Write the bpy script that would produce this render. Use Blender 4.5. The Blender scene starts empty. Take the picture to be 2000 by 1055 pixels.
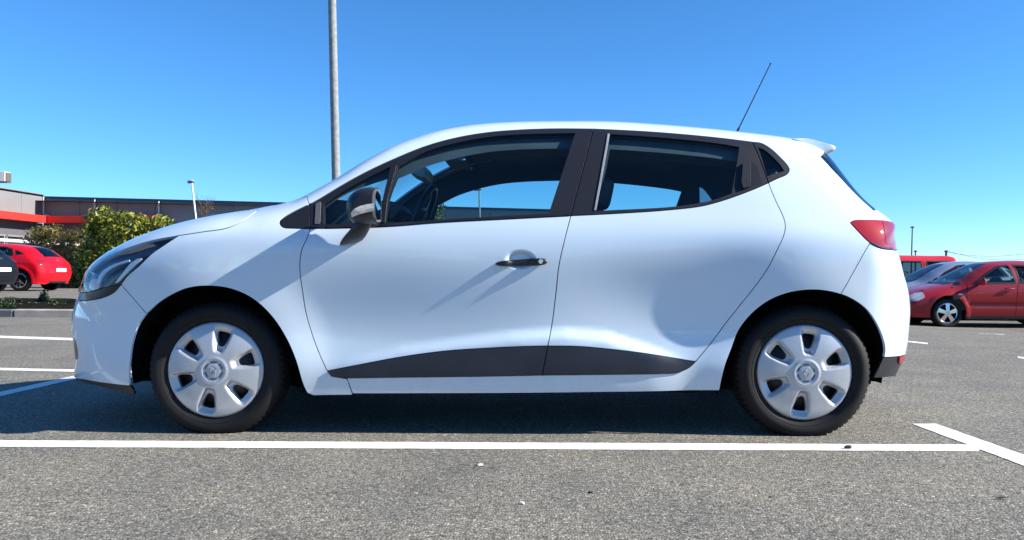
import bpy, math, random
import numpy as np
from mathutils import Matrix, Vector
from mathutils.geometry import delaunay_2d_cdt

scene = bpy.context.scene
R = math.radians
# ---------------------------------------------------------------- camera
IW, IH = 2000.0, 1055.0          # photograph size, used to read off positions
FPX, PX0, PY0 = 1560.0, 1050.0, 536.0
CAM = np.array([0.0, -4.32, 0.705])
ROLL = R(0.25)
cam_d = bpy.data.cameras.new('camera')
cam_d.sensor_width = 36.0
cam_d.lens = 36.0 * FPX / IW
cam_d.shift_x = (IW / 2 - PX0) / IW
cam_d.shift_y = (PY0 - IH / 2) / IW
cam_d.clip_start, cam_d.clip_end = 0.1, 6000
cam = bpy.data.objects.new('camera', cam_d)
scene.collection.objects.link(cam)
cam.matrix_world = Matrix.Translation(CAM) @ Matrix.Rotation(R(90), 4, 'X') @ Matrix.Rotation(ROLL, 4, 'Z')
scene.camera = cam
# ---------------------------------------------------------------- light
TO_SUN = Vector((0.82, -0.112, 0.50)).normalized()
SUN_EL = math.asin(TO_SUN.z)
SUN_AZ = math.atan2(TO_SUN.x, TO_SUN.y)          # clockwise from +Y
world = bpy.data.worlds.new('World')
scene.world = world
world.use_nodes = True
wn, wl = world.node_tree.nodes, world.node_tree.links
wn.clear()
sky = wn.new('ShaderNodeTexSky')
sky.sky_type = 'NISHITA'
sky.sun_disc = False
sky.sun_elevation, sky.sun_rotation = SUN_EL, SUN_AZ
sky.altitude, sky.air_density, sky.dust_density, sky.ozone_density = 2000, 1.0, 0.0, 10.0
hs = wn.new('ShaderNodeHueSaturation')
hs.inputs['Saturation'].default_value = 1.06
hs.inputs['Hue'].default_value = 0.4945
bg = wn.new('ShaderNodeBackground')
bg.inputs['Strength'].default_value = 0.101
wo = wn.new('ShaderNodeOutputWorld')
wl.new(sky.outputs[0], hs.inputs['Color']); wl.new(hs.outputs[0], bg.inputs['Color']); wl.new(bg.outputs[0], wo.inputs['Surface'])
sun_d = bpy.data.lights.new('sun', 'SUN')
sun_d.energy, sun_d.angle, sun_d.color = 5.0, R(0.5), (1.0, 0.94, 0.85)
sun = bpy.data.objects.new('sun', sun_d)
scene.collection.objects.link(sun)
sun.rotation_euler = (-TO_SUN).to_track_quat('-Z', 'Y').to_euler()
scene.view_settings.view_transform = 'Standard'
scene.view_settings.look = 'None'
scene.view_settings.exposure = 1.14
scene.view_settings.gamma = 1.0
scene.view_settings.use_curve_mapping = False
scene.cycles.use_denoising = True
scene.cycles.max_bounces = 10
scene.cycles.transparent_max_bounces = 24
scene.cycles.caustics_reflective = scene.cycles.caustics_refractive = False

# ---------------------------------------------------------------- pixels <-> rays
def project(P):
    P = np.asarray(P, float)
    dep = P[..., 1] - CAM[1]
    du = FPX * (P[..., 0] - CAM[0]) / dep
    dv = -FPX * (P[..., 2] - CAM[2]) / dep
    c, s = math.cos(ROLL), math.sin(ROLL)
    return np.stack([PX0 + c * du - s * dv, PY0 + s * du + c * dv], -1)

def ray(px):
    px = np.asarray(px, float)
    du, dv = px[..., 0] - PX0, px[..., 1] - PY0
    c, s = math.cos(ROLL), math.sin(ROLL)
    u, v = c * du + s * dv, -s * du + c * dv
    return np.stack([u / FPX, np.ones_like(u), -v / FPX], -1)

def at_y(px, y):
    d = ray(px)
    return CAM + d * (np.asarray(y, float) - CAM[1])[..., None]

def at_ground(px, z=0.0):
    d = ray(px)
    t = (z - CAM[2]) / d[..., 2]
    return CAM + d * t[..., None]

# ---------------------------------------------------------------- scene helpers
COL = scene.collection
def mesh_obj(name, V, F, mat=None, parent=None, smooth=True, normals=None, mats=None, midx=None):
    me = bpy.data.meshes.new(name)
    me.from_pydata([tuple(map(float, v)) for v in V], [], [tuple(int(i) for i in f) for f in F])
    if mat is not None: me.materials.append(mat)
    if mats:
        for m in mats: me.materials.append(m)
        me.polygons.foreach_set('material_index', midx)
    me.polygons.foreach_set('use_smooth', [smooth] * len(me.polygons))
    me.update()
    if normals is not None:
        me.normals_split_custom_set_from_vertices([tuple(map(float, n)) for n in normals])
    o = bpy.data.objects.new(name, me)
    COL.objects.link(o)
    if parent is not None: attach(o, parent)
    return o

def attach(o, parent):
    o.parent = parent
    o.matrix_parent_inverse = world_of(parent).inverted()

def world_of(o):
    m = o.matrix_basis.copy()
    while o.parent is not None:
        m = o.parent.matrix_basis @ o.matrix_parent_inverse @ m if False else (o.matrix_parent_inverse @ m)
        o = o.parent
        m = o.matrix_basis @ m
    return m

def empty(name, loc, rz=0.0, parent=None):
    o = bpy.data.objects.new(name, None)
    o.empty_display_size = 0.3
    o.location = loc
    o.rotation_euler = (0, 0, rz)
    COL.objects.link(o)
    if parent is not None: attach(o, parent)
    return o

def tag(o, label=None, cat=None, group=None, kind=None):
    if label: o['label'] = label
    if cat: o['category'] = cat
    if group: o['group'] = group
    if kind: o['kind'] = kind
    return o

class MB:
    """collects shapes into one mesh"""
    def __init__(s): s.V, s.F = [], []
    def add(s, V, F):
        b = len(s.V)
        s.V += [tuple(map(float, v)) for v in V]
        s.F += [tuple(int(i) + b for i in f) for f in F]
        return s
    def box(s, c, d, rot=None, bev=0.0):
        c = np.array(c, float); h = np.array(d, float) / 2
        if bev > 0:
            V = []
            b = min(bev, *(h * 0.95))
            for sx in (-1, 1):
                for sy in (-1, 1):
                    for sz in (-1, 1):
                        sg = np.array([sx, sy, sz])
                        for k in range(3):
                            q = h - b; q[k] = h[k]
                            V.append(sg * q)
            V = np.array(V)
            from itertools import combinations
            bm_pts = V
            F = hull_faces(bm_pts)
        else:
            V = np.array([[x, y, z] for x in (-h[0], h[0]) for y in (-h[1], h[1]) for z in (-h[2], h[2])])
            F = [(0, 1, 3, 2), (4, 6, 7, 5), (0, 4, 5, 1), (2, 3, 7, 6), (0, 2, 6, 4), (1, 5, 7, 3)]
        if rot is not None: V = V @ np.array(rot.to_3x3()).T
        return s.add(V + c, F)
    def tube(s, pts, rad, n=10, caps=True):
        pts = np.array(pts, float); m = len(pts)
        rad = np.broadcast_to(np.array(rad, float), (m,))
        T = np.gradient(pts, axis=0); T /= np.linalg.norm(T, axis=1)[:, None] + 1e-12
        ref = np.array([0, 0, 1.0]) if abs(T[0][2]) < 0.9 else np.array([1.0, 0, 0])
        u = np.cross(T[0], ref); u /= np.linalg.norm(u)
        V = []
        for i in range(m):
            u = u - T[i] * np.dot(u, T[i]); u /= np.linalg.norm(u)
            w = np.cross(T[i], u)
            for k in range(n):
                a = 2 * math.pi * k / n
                V.append(pts[i] + rad[i] * (math.cos(a) * u + math.sin(a) * w))
        F = [(i * n + k, i * n + (k + 1) % n, (i + 1) * n + (k + 1) % n, (i + 1) * n + k) for i in range(m - 1) for k in range(n)]
        if caps: F += [tuple(range(n - 1, -1, -1)), tuple((m - 1) * n + k for k in range(n))]
        return s.add(V, F)
    def lathe(s, prof, c=(0, 0, 0), axis='y', n=48, close=False):
        """prof: list of (radius, along)"""
        V = []
        for r, a in prof:
            for k in range(n):
                t = 2 * math.pi * k / n
                p = (r * math.cos(t), a, r * math.sin(t)) if axis == 'y' else (r * math.cos(t), r * math.sin(t), a)
                V.append((p[0] + c[0], p[1] + c[1], p[2] + c[2]))
        m = len(prof)
        F = [(i * n + k, (i + 1) * n + k, (i + 1) * n + (k + 1) % n, i * n + (k + 1) % n) for i in range(m - 1 + (1 if close else 0)) for k in range(n)] if not close else \
            [(i * n + k, ((i + 1) % m) * n + k, ((i + 1) % m) * n + (k + 1) % n, i * n + (k + 1) % n) for i in range(m) for k in range(n)]
        if axis == 'z': F = [f[::-1] for f in F]
        return s.add(V, F)
    def prism(s, poly, y0, y1):
        """poly in xz, extruded along y"""
        n = len(poly)
        V = [(p[0], y0, p[1]) for p in poly] + [(p[0], y1, p[1]) for p in poly]
        F = [tuple(range(n)), tuple(range(2 * n - 1, n - 1, -1))] + [(i, n + i, n + (i + 1) % n, (i + 1) % n) for i in range(n)]
        return s.add(V, F)
    def sweep(s, rings, close_ends=True):
        """rings: list of equal-length point loops"""
        n = len(rings[0]); m = len(rings)
        V = [p for r in rings for p in r]
        F = [(i * n + k, i * n + (k + 1) % n, (i + 1) * n + (k + 1) % n, (i + 1) * n + k) for i in range(m - 1) for k in range(n)]
        if close_ends: F += [tuple(range(n - 1, -1, -1)), tuple((m - 1) * n + k for k in range(n))]
        return s.add(V, F)
    def build(s, name, mat, parent=None, smooth=True):
        o = mesh_obj(name, s.V, s.F, mat, parent, smooth)
        if smooth:
            try:
                o.data.set_sharp_from_angle(angle=R(38))
            except Exception: pass
        return o

def hull_faces(P):
    import bmesh
    bm = bmesh.new()
    vs = [bm.verts.new(p) for p in P]
    bm.verts.index_update()
    res = bmesh.ops.convex_hull(bm, input=vs)
    bm.verts.index_update()
    F = [tuple(v.index for v in f.verts) for f in bm.faces]
    bm.free()
    return F

def catmull(P, step=None, n=None, closed=False):
    """smooth curve through P, resampled evenly"""
    P = np.array(P, float)
    Q = np.vstack([P[-1], P, P[0], P[1]]) if closed else np.vstack([2 * P[0] - P[1], P, 2 * P[-1] - P[-2]])
    out = []
    for i in range(1, len(Q) - 2):
        p0, p1, p2, p3 = Q[i - 1], Q[i], Q[i + 1], Q[i + 2]
        d = [max(np.linalg.norm(b - a), 1e-9) ** 0.5 for a, b in ((p0, p1), (p1, p2), (p2, p3))]
        t0, t1 = 0, d[0]; t2 = t1 + d[1]; t3 = t2 + d[2]
        for t in np.linspace(t1, t2, 14, endpoint=False):
            A1 = (t1 - t) / (t1 - t0) * p0 + (t - t0) / (t1 - t0) * p1
            A2 = (t2 - t) / (t2 - t1) * p1 + (t - t1) / (t2 - t1) * p2
            A3 = (t3 - t) / (t3 - t2) * p2 + (t - t2) / (t3 - t2) * p3
            B1 = (t2 - t) / (t2 - t0) * A1 + (t - t0) / (t2 - t0) * A2
            B2 = (t3 - t) / (t3 - t1) * A2 + (t - t1) / (t3 - t1) * A3
            out.append((t2 - t) / (t2 - t1) * B1 + (t - t1) / (t2 - t1) * B2)
    out.append(Q[len(Q) - 2])
    return resample(np.array(out), step, n)

def resample(P, step=None, n=None):
    P = np.array(P, float)
    s = np.concatenate([[0], np.cumsum(np.linalg.norm(np.diff(P[:, :2] if P.shape[1] > 3 else P, axis=0), axis=1))])
    if n is None: n = max(2, int(round(s[-1] / step)) + 1)
    t = np.linspace(0, s[-1], n)
    return np.stack([np.interp(t, s, P[:, k]) for k in range(P.shape[1])], -1)

def sstep(a, b, x):
    t = np.clip((x - a) / (b - a), 0, 1)
    return t * t * t * (t * (6 * t - 15) + 10)

def in_poly(P, poly):
    x, y = P[:, 0], P[:, 1]
    X, Y = poly[:, 0], poly[:, 1]
    X2, Y2 = np.roll(X, -1), np.roll(Y, -1)
    c = ((Y[None] > y[:, None]) != (Y2[None] > y[:, None]))
    with np.errstate(divide='ignore', invalid='ignore'):
        xi = (X2 - X)[None] * (y[:, None] - Y[None]) / (Y2 - Y)[None] + X[None]
    return (np.sum(c & (x[:, None] < xi), 1) % 2) == 1

def poly_dist(P, poly, closed=True):
    A = poly; B = np.roll(poly, -1, 0)
    if not closed: A, B = A[:-1], B[:-1]
    d = B - A
    L2 = np.maximum((d * d).sum(1), 1e-18)
    out = np.empty(len(P))
    for k in range(0, len(P), 4000):
        q = P[k:k + 4000]
        t = np.clip(((q[:, None] - A[None]) * d[None]).sum(2) / L2[None], 0, 1)
        out[k:k + 4000] = np.sqrt((((A[None] + t[..., None] * d[None]) - q[:, None]) ** 2).sum(2)).min(1)
    return out

def area2(p):
    return np.sum(p[:, 0] * np.roll(p[:, 1], -1) - np.roll(p[:, 0], -1) * p[:, 1])

def clean(poly, eps=1e-3):
    out = [poly[0]]
    for p in poly[1:]:
        if np.linalg.norm(p - out[-1]) > eps: out.append(p)
    if np.linalg.norm(out[0] - out[-1]) < eps: out.pop()
    return np.array(out)

def inset(poly, d):
    """move a closed outline inwards by d"""
    p = clean(np.array(poly, float))
    if area2(p) < 0: p = p[::-1]
    e = np.roll(p, -1, 0) - p
    e /= np.linalg.norm(e, axis=1)[:, None]
    n = np.stack([-e[:, 1], e[:, 0]], -1)
    m = n + np.roll(n, 1, 0)
    m /= np.maximum(np.linalg.norm(m, axis=1), 0.2)[:, None]
    c = np.clip((m * n).sum(1), 0.35, 1)
    return p + m * (d / c)[:, None]

# ---------------------------------------------------------------- car shells
def nat_spline_weights(xs, x):
    xs = np.array(xs, float); n = len(xs); h = np.diff(xs)
    A = np.zeros((n, n)); B = np.zeros((n, n)); A[0, 0] = A[-1, -1] = 1
    for i in range(1, n - 1):
        A[i, i - 1], A[i, i], A[i, i + 1] = h[i - 1], 2 * (h[i - 1] + h[i]), h[i]
        B[i, i - 1], B[i, i], B[i, i + 1] = 6 / h[i - 1], -6 / h[i - 1] - 6 / h[i], 6 / h[i]
    M = np.linalg.solve(A, B)
    x = np.clip(x, xs[0], xs[-1])
    i = np.clip(np.searchsorted(xs, x) - 1, 0, n - 2)
    hh = h[i]; a = (xs[i + 1] - x) / hh; b = 1 - a
    Wt = np.zeros((len(x), n)); k = np.arange(len(x))
    Wt[k, i] += a; Wt[k, i + 1] += b
    Wt += ((a ** 3 - a) * hh ** 2 / 6)[:, None] * M[i] + ((b ** 3 - b) * hh ** 2 / 6)[:, None] * M[i + 1]
    return Wt

class Shell:
    """closed car skin: half width W(x, z) = side table + features, rounded off towards the centre-line profile"""
    def __init__(s, xs, zs, table, feat=None):
        s.xs, s.zs, s.T, s.feat = np.array(xs), np.array(zs), np.array(table), feat
    def set_chain(s, C, L, p, ecut):
        s.C = np.array(C, float); s.L = np.array(L); s.p = np.array(p)
        t = np.gradient(s.C, axis=0); t /= np.linalg.norm(t, axis=1)[:, None]
        s.N = np.stack([t[:, 1], -t[:, 0]], -1)            # inward when the chain runs front -> roof -> rear
        s.dcut = s.L * (1 - (1 - np.array(ecut) ** s.p) ** (1 / s.p))
    def side(s, P):
        w = np.einsum('ni,ij,nj->n', nat_spline_weights(s.xs, P[:, 0]), s.T, nat_spline_weights(s.zs, P[:, 1]))
        if s.feat: w = w + s.feat(P[:, 0], P[:, 1])
        return w
    def chain_dist(s, P):
        A = s.C[:-1]; d = s.C[1:] - A; L2 = (d * d).sum(1)
        dist = np.empty(len(P)); idx = np.empty(len(P)); sg = np.empty(len(P))
        for k in range(0, len(P), 4000):
            q = P[k:k + 4000]
            t = np.clip(((q[:, None] - A[None]) * d[None]).sum(2) / L2[None], 0, 1)
            v = q[:, None] - (A[None] + t[..., None] * d[None])
            D = np.sqrt((v * v).sum(2)); j = D.argmin(1); r = np.arange(len(q))
            dm = D[r, j]; tau = 0.12 * dm + 1e-5              # soft nearest point: no creases deep inside
            wt = np.exp(-np.minimum((D - dm[:, None]) / tau[:, None], 60)); ws = wt.sum(1)
            dist[k:k + 4000] = np.maximum((wt * D).sum(1) / ws - tau * 0.5, 0); idx[k:k + 4000] = (wt * (np.arange(len(A))[None] + t)).sum(1) / ws
            sg[k:k + 4000] = (v[r, j] * s.N[j]).sum(1)
        return dist, idx, sg
    def W(s, P):
        P = np.atleast_2d(P)
        dist, idx, sg = s.chain_dist(P)
        i = np.arange(len(s.C))
        L, p = np.interp(idx, i, s.L), np.interp(idx, i, s.p)
        u = np.clip(dist / L, 0, 1)
        E = (1 - (1 - u) ** p) ** (1 / p)
        return np.where(sg < -1e-4, -0.01, s.side(P) * E)
    def normal(s, P):
        h = 0.003
        gx = (s.W(P + [h, 0]) - s.W(P - [h, 0])) / (2 * h)
        gz = (s.W(P + [0, h]) - s.W(P - [0, h])) / (2 * h)
        n = np.stack([-gx, np.ones_like(gx), -gz], -1)
        return n / np.linalg.norm(n, axis=1)[:, None]
    def hit(s, px):
        """where camera rays through photo pixels meet the near side"""
        px = np.atleast_2d(np.array(px, float)); d = ray(px); n = len(px)
        ys = np.linspace(-0.99, -0.02, 70)
        Pt = CAM[None, None] + d[:, None] * (ys - CAM[1])[None, :, None]
        w = s.W(Pt[..., [0, 2]].reshape(-1, 2)).reshape(n, -1)
        inside = w + ys[None] >= 0
        first = np.where(inside.any(1), inside.argmax(1), -1)
        out = np.zeros((n, 2))
        for k in range(n):
            if first[k] < 0:                                # misses: take the closest approach
                j = (w[k] + ys).argmax(); out[k] = Pt[k, j][[0, 2]]; continue
            lo, hi = ys[max(first[k] - 1, 0)], ys[first[k]]
            for _ in range(12):
                m = (lo + hi) / 2; q = CAM + d[k] * (m - CAM[1])
                if s.W(q[[0, 2]])[0] + m >= 0: hi = m
                else: lo = m
            q = CAM + d[k] * (hi - CAM[1]); out[k] = q[[0, 2]]
        return out
    def cap_pts(s, i, y):
        """points of the rounded skin at chain index i (float array) and lateral y"""
        k = np.arange(len(s.C))
        C = np.stack([np.interp(i, k, s.C[:, 0]), np.interp(i, k, s.C[:, 1])], -1)
        N = np.stack([np.interp(i, k, s.N[:, 0]), np.interp(i, k, s.N[:, 1])], -1)
        L, p = np.interp(i, k, s.L), np.interp(i, k, s.p)
        d = np.zeros(len(i))
        for _ in range(4):
            w = s.side(C + N * d[:, None])
            r = np.clip(np.abs(y) / w, 0, 0.995)
            d = L * (1 - (1 - r ** p) ** (1 / p))
        q = C + N * d[:, None]
        return np.stack([q[:, 0], y, q[:, 1]], -1)
    def cut_y(s, i):
        k = np.arange(len(s.C))
        q = np.stack([np.interp(i, k, s.C[:, 0] + s.N[:, 0] * s.dcut), np.interp(i, k, s.C[:, 1] + s.N[:, 1] * s.dcut)], -1)
        return s.W(q)
    def cut_curve(s, i0, i1, step=None):
        k = np.arange(len(s.C)); n = max(2, int(abs(i1 - i0)) + 1)
        i = np.linspace(i0, i1, n)
        return np.stack([np.interp(i, k, s.C[:, 0] + s.N[:, 0] * s.dcut), np.interp(i, k, s.C[:, 1] + s.N[:, 1] * s.dcut)], -1)

def fill(outline, holes, res, keep=None):
    """triangulate an outline with holes; returns points, triangles, boundary loops"""
    loops = [clean(np.array(outline, float), 4e-4)] + [clean(np.array(h, float), 4e-4) for h in holes]
    if area2(loops[0]) < 0: loops[0] = loops[0][::-1]
    for k in range(1, len(loops)):
        if area2(loops[k]) > 0: loops[k] = loops[k][::-1]
    lo, hi = loops[0].min(0), loops[0].max(0)
    gx, gz = np.meshgrid(np.arange(lo[0], hi[0], res), np.arange(lo[1], hi[1], res * 0.866))
    gx = gx + (np.arange(gx.shape[0]) % 2)[:, None] * res / 2
    G = np.stack([gx.ravel(), gz.ravel()], -1)
    ok = in_poly(G, loops[0])
    for h in loops[1:]: ok &= ~in_poly(G, h)
    G = G[ok]
    for lp in loops:
        if len(G): G = G[poly_dist(G, lp) > 0.45 * res]
    if keep is not None and len(keep):
        kk = in_poly(keep, loops[0])
        for h in loops[1:]: kk &= ~in_poly(keep, h)
        keep = keep[kk]
        if len(keep): G = np.vstack([G, keep[np.min([poly_dist(keep, lp) for lp in loops], 0) > 0.002]])
    pts = np.vstack(loops + [G]) if len(G) else np.vstack(loops)
    edges, b = [], 0
    for lp in loops:
        n = len(lp); edges += [(b + i, b + (i + 1) % n) for i in range(n)]; b += n
    v, e, f, ov, _, _ = delaunay_2d_cdt([Vector(p) for p in pts], edges, [], 0, 1e-6)
    V = np.array([(q[0], q[1]) for q in v])
    T = np.array([list(t) for t in f])
    cen = V[T].mean(1)
    ok = in_poly(cen, loops[0])
    for h in loops[1:]: ok &= ~in_poly(cen, h)
    T = T[ok]
    a = V[T]; ar = (a[:, 1, 0] - a[:, 0, 0]) * (a[:, 2, 1] - a[:, 0, 1]) - (a[:, 2, 0] - a[:, 0, 0]) * (a[:, 1, 1] - a[:, 0, 1])
    T = T[np.abs(ar) > 1e-10]
    return V, T, loops

_pg_cache = {}
def panel_geo(sh, outline, holes=(), side=-1, **k):
    key = (id(sh), np.asarray(outline).tobytes(), tuple(np.asarray(h).tobytes() for h in holes), tuple(sorted((a, str(b)) for a, b in k.items() if a != 'extra')))
    if key not in _pg_cache: _pg_cache[key] = panel_geo_one(sh, outline, holes, **k)
    P, F, N = _pg_cache[key]
    return (P, F, N) if side < 0 else (P * [1, -1, 1], [f[::-1] for f in F], N * [1, -1, 1])

def panel_geo_one(sh, outline, holes=(), res=0.02, gap=0.0026, off=0.0, flange=0.012, side=-1, refine=0.045, hole_gap=0.0, extra=None):
    """a skin panel lifted onto the shell: verts, faces, normals"""
    o = inset(outline, gap) if gap else np.array(outline)
    hs_ = [inset(h, -hole_gap) if hole_gap else np.array(h) for h in holes]
    o = dens(o, res * 0.75); hs_ = [dens(h, res * 0.75) for h in hs_]
    V, T, loops = fill(o, hs_, res, extra)
    for _ in range(3):                                       # more points where the skin turns away fast
        w = sh.W(V)
        E = np.unique(np.sort(np.vstack([T[:, [0, 1]], T[:, [1, 2]], T[:, [2, 0]]]), 1), axis=0)
        ln = np.hypot(np.linalg.norm(V[E[:, 0]] - V[E[:, 1]], axis=1), w[E[:, 0]] - w[E[:, 1]])
        big = E[ln > refine]
        if len(big) == 0: break
        m = (V[big[:, 0]] + V[big[:, 1]]) / 2
        extra = m if extra is None else np.vstack([extra, m])
        V, T, loops = fill(o, hs_, res, extra)
    n = sh.normal(V); w = sh.W(V)
    P = np.stack([V[:, 0], w, V[:, 1]], -1) + n * off
    PV, PF, PN = [P], [T[:, ::-1]], [n]
    base = len(P)
    if flange:
        for lp in loops:
            nl = sh.normal(lp); wl_ = sh.W(lp)
            A = np.stack([lp[:, 0], wl_, lp[:, 1]], -1) + nl * off
            tg = np.roll(A, -1, 0) - np.roll(A, 1, 0); tg /= np.linalg.norm(tg, axis=1)[:, None] + 1e-12
            lat = np.cross(nl, tg); lat /= np.linalg.norm(lat, axis=1)[:, None] + 1e-12
            rd = 0.0012
            A1 = A; A2 = A - nl * rd + lat * rd * 0.6; B = A - nl * flange + lat * rd * 0.6
            k = len(A); i = np.arange(k); j = (i + 1) % k
            PV += [A1, A2, B]
            PN += [nl, (lat), (lat)]
            for a0, b0 in ((0, k), (k, 2 * k)):
                q = np.stack([base + a0 + i, base + a0 + j, base + b0 + j, base + b0 + i], -1)
                PF.append(q)
            base += 3 * k
    P = np.vstack(PV); N = np.vstack(PN)
    F = [tuple(f) for grp in PF for f in grp]
    if side < 0:
        P = P * [1, -1, 1]; N = N * [1, -1, 1]
        F = [f[::-1] for f in F]
    return P, F, N

def dens(lp, step):
    """add points along long edges of a closed outline"""
    out = []
    n = len(lp)
    for i in range(n):
        a, b = lp[i], lp[(i + 1) % n]
        k = max(1, int(np.ceil(np.linalg.norm(b - a) / step)))
        for t in range(k): out.append(a + (b - a) * t / k)
    return np.array(out)

def cap_geo(sh, i0, i1, ny=24, off=0.0, ycap=None, step=1.5, inset_ends=0.0):
    """skin across the centre line between two chain indices"""
    n = max(2, int(abs(i1 - i0) / step) + 1)
    ii = np.linspace(i0, i1, n)
    yc = sh.cut_y(ii)
    if ycap is not None: yc = np.minimum(yc, ycap)
    eta = np.sin(np.linspace(-1, 1, ny) * math.pi / 2)
    eta = np.linspace(-1, 1, ny) * 0.6 + eta * 0.4
    I = np.repeat(ii, ny); Y = (yc[:, None] * eta[None]).ravel()
    P = sh.cap_pts(I, Y)
    G = P.reshape(n, ny, 3)
    du = np.gradient(G, axis=0); dv = np.gradient(G, axis=1)
    N = np.cross(dv, du); N /= np.linalg.norm(N, axis=2)[..., None] + 1e-12
    # the chain runs front -> roof -> rear, so dv x du points inwards or outwards consistently
    ref = np.stack([-np.interp(ii, np.arange(len(sh.C)), sh.N[:, 0]), np.zeros(n), -np.interp(ii, np.arange(len(sh.C)), sh.N[:, 1])], -1)
    sgn = np.sign((N * ref[:, None]).sum(2).mean())
    N = (N * sgn).reshape(-1, 3)
    P = P + N * off
    F = [(a * ny + b, a * ny + b + 1, (a + 1) * ny + b + 1, (a + 1) * ny + b) for a in range(n - 1) for b in range(ny - 1)]
    if sgn < 0: F = [f[::-1] for f in F]
    return P, [f[::-1] for f in F] if False else F, N

def join_geo(*gs):
    P, F, N, b = [], [], [], 0
    for p, f, n in gs:
        P.append(p); N.append(n); F += [tuple(int(i) + b for i in q) for q in f]; b += len(p)
    return np.vstack(P), F, np.vstack(N)

# ---------------------------------------------------------------- materials
def nodes_of(name):
    m = bpy.data.materials.new(name); m.use_nodes = True
    nt = m.node_tree; nt.nodes.clear()
    out = nt.nodes.new('ShaderNodeOutputMaterial')
    return m, nt, out

def pmat(name, col, rough=0.5, metal=0.0, coat=0.0, coat_rough=0.03, var=0.0, vscale=6.0, bump=0.0, bscale=60.0, spec=0.5, emit=None, sheen=0.0, rvar=0.0):
    m, nt, out = nodes_of(name)
    b = nt.nodes.new('ShaderNodeBsdfPrincipled')
    nt.links.new(b.outputs[0], out.inputs[0])
    b.inputs['Base Color'].default_value = (*col, 1)
    b.inputs['Roughness'].default_value = rough
    b.inputs['Metallic'].default_value = metal
    b.inputs['Coat Weight'].default_value = coat
    b.inputs['Coat Roughness'].default_value = coat_rough
    if coat >= 1: b.inputs['Coat IOR'].default_value = 1.62
    b.inputs['Specular IOR Level'].default_value = spec
    tc = nt.nodes.new('ShaderNodeTexCoord')
    if var or rvar:
        n = nt.nodes.new('ShaderNodeTexNoise'); n.inputs['Scale'].default_value = vscale; n.inputs['Detail'].default_value = 5
        nt.links.new(tc.outputs['Object'], n.inputs['Vector'])
        if var:
            mr = nt.nodes.new('ShaderNodeMapRange')
            mr.inputs[1].default_value, mr.inputs[2].default_value = 0.3, 0.7
            mr.inputs[3].default_value, mr.inputs[4].default_value = 1 - var, 1 + var
            nt.links.new(n.outputs[0], mr.inputs[0])
            mx = nt.nodes.new('ShaderNodeMix'); mx.data_type = 'RGBA'; mx.blend_type = 'MULTIPLY'
            mx.inputs[0].default_value = 1; mx.inputs[6].default_value = (*col, 1)
            nt.links.new(mr.outputs[0], mx.inputs[7]); nt.links.new(mx.outputs[2], b.inputs['Base Color'])
        if rvar:
            mr2 = nt.nodes.new('ShaderNodeMapRange')
            mr2.inputs[1].default_value, mr2.inputs[2].default_value = 0.3, 0.7
            mr2.inputs[3].default_value, mr2.inputs[4].default_value = max(rough - rvar, 0.01), rough + rvar
            nt.links.new(n.outputs[0], mr2.inputs[0]); nt.links.new(mr2.outputs[0], b.inputs['Roughness'])
    if bump:
        n2 = nt.nodes.new('ShaderNodeTexNoise'); n2.inputs['Scale'].default_value = bscale; n2.inputs['Detail'].default_value = 3
        nt.links.new(tc.outputs['Object'], n2.inputs['Vector'])
        bp = nt.nodes.new('ShaderNodeBump'); bp.inputs['Strength'].default_value = bump; bp.inputs['Distance'].default_value = 0.01
        nt.links.new(n2.outputs[0], bp.inputs['Height']); nt.links.new(bp.outputs[0], b.inputs['Normal'])
    return m

def glass_mat(name, tint, rough=0.0, f0=0.045):
    """thin pane: tinted see-through plus mirror reflection growing towards grazing view"""
    m, nt, out = nodes_of(name)
    tr = nt.nodes.new('ShaderNodeBsdfTransparent'); tr.inputs[0].default_value = (*tint, 1)
    gl = nt.nodes.new('ShaderNodeBsdfGlossy'); gl.inputs['Roughness'].default_value = rough
    lw = nt.nodes.new('ShaderNodeLayerWeight'); lw.inputs['Blend'].default_value = 0.5
    pw = nt.nodes.new('ShaderNodeMath'); pw.operation = 'POWER'; pw.inputs[1].default_value = 4.5
    ma = nt.nodes.new('ShaderNodeMath'); ma.operation = 'MULTIPLY_ADD'; ma.inputs[1].default_value = 1 - f0; ma.inputs[2].default_value = f0; ma.use_clamp = True
    mx = nt.nodes.new('ShaderNodeMixShader')
    nt.links.new(lw.outputs['Facing'], pw.inputs[0]); nt.links.new(pw.outputs[0], ma.inputs[0]); nt.links.new(ma.outputs[0], mx.inputs[0])
    nt.links.new(tr.outputs[0], mx.inputs[1]); nt.links.new(gl.outputs[0], mx.inputs[2])
    nt.links.new(mx.outputs[0], out.inputs[0])
    return m

M = {}
M['white'] = pmat('white_car_paint', (0.60, 0.71, 0.80), 0.6, coat=1.0, coat_rough=0.02, var=0.012, vscale=3, spec=0.1)
M['red'] = pmat('red_car_paint', (0.47, 0.003, 0.012), 0.6, coat=0.6, var=0.03, spec=0.1)
M['darkred'] = pmat('dark_red_car_paint', (0.30, 0.008, 0.014), 0.55, coat=0.7, var=0.03, spec=0.15)
M['vanred'] = pmat('van_red_paint', (0.55, 0.015, 0.02), 0.6, coat=0.6, spec=0.1)
M['silver'] = pmat('silver_car_paint', (0.24, 0.28, 0.37), 0.5, metal=0.2, coat=1.0, spec=0.2)
M['slate'] = pmat('slate_car_paint', (0.005, 0.008, 0.013), 0.6, coat=0.35, spec=0.1)
M['plastic'] = pmat('textured_black_plastic', (0.010, 0.0105, 0.014), 0.42, var=0.1, bump=0.12, bscale=700)
M['cladding'] = pmat('dark_grey_cladding_plastic', (0.016, 0.019, 0.030), 0.42, var=0.12, vscale=5, bump=0.06, bscale=500, rvar=0.1)
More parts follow.
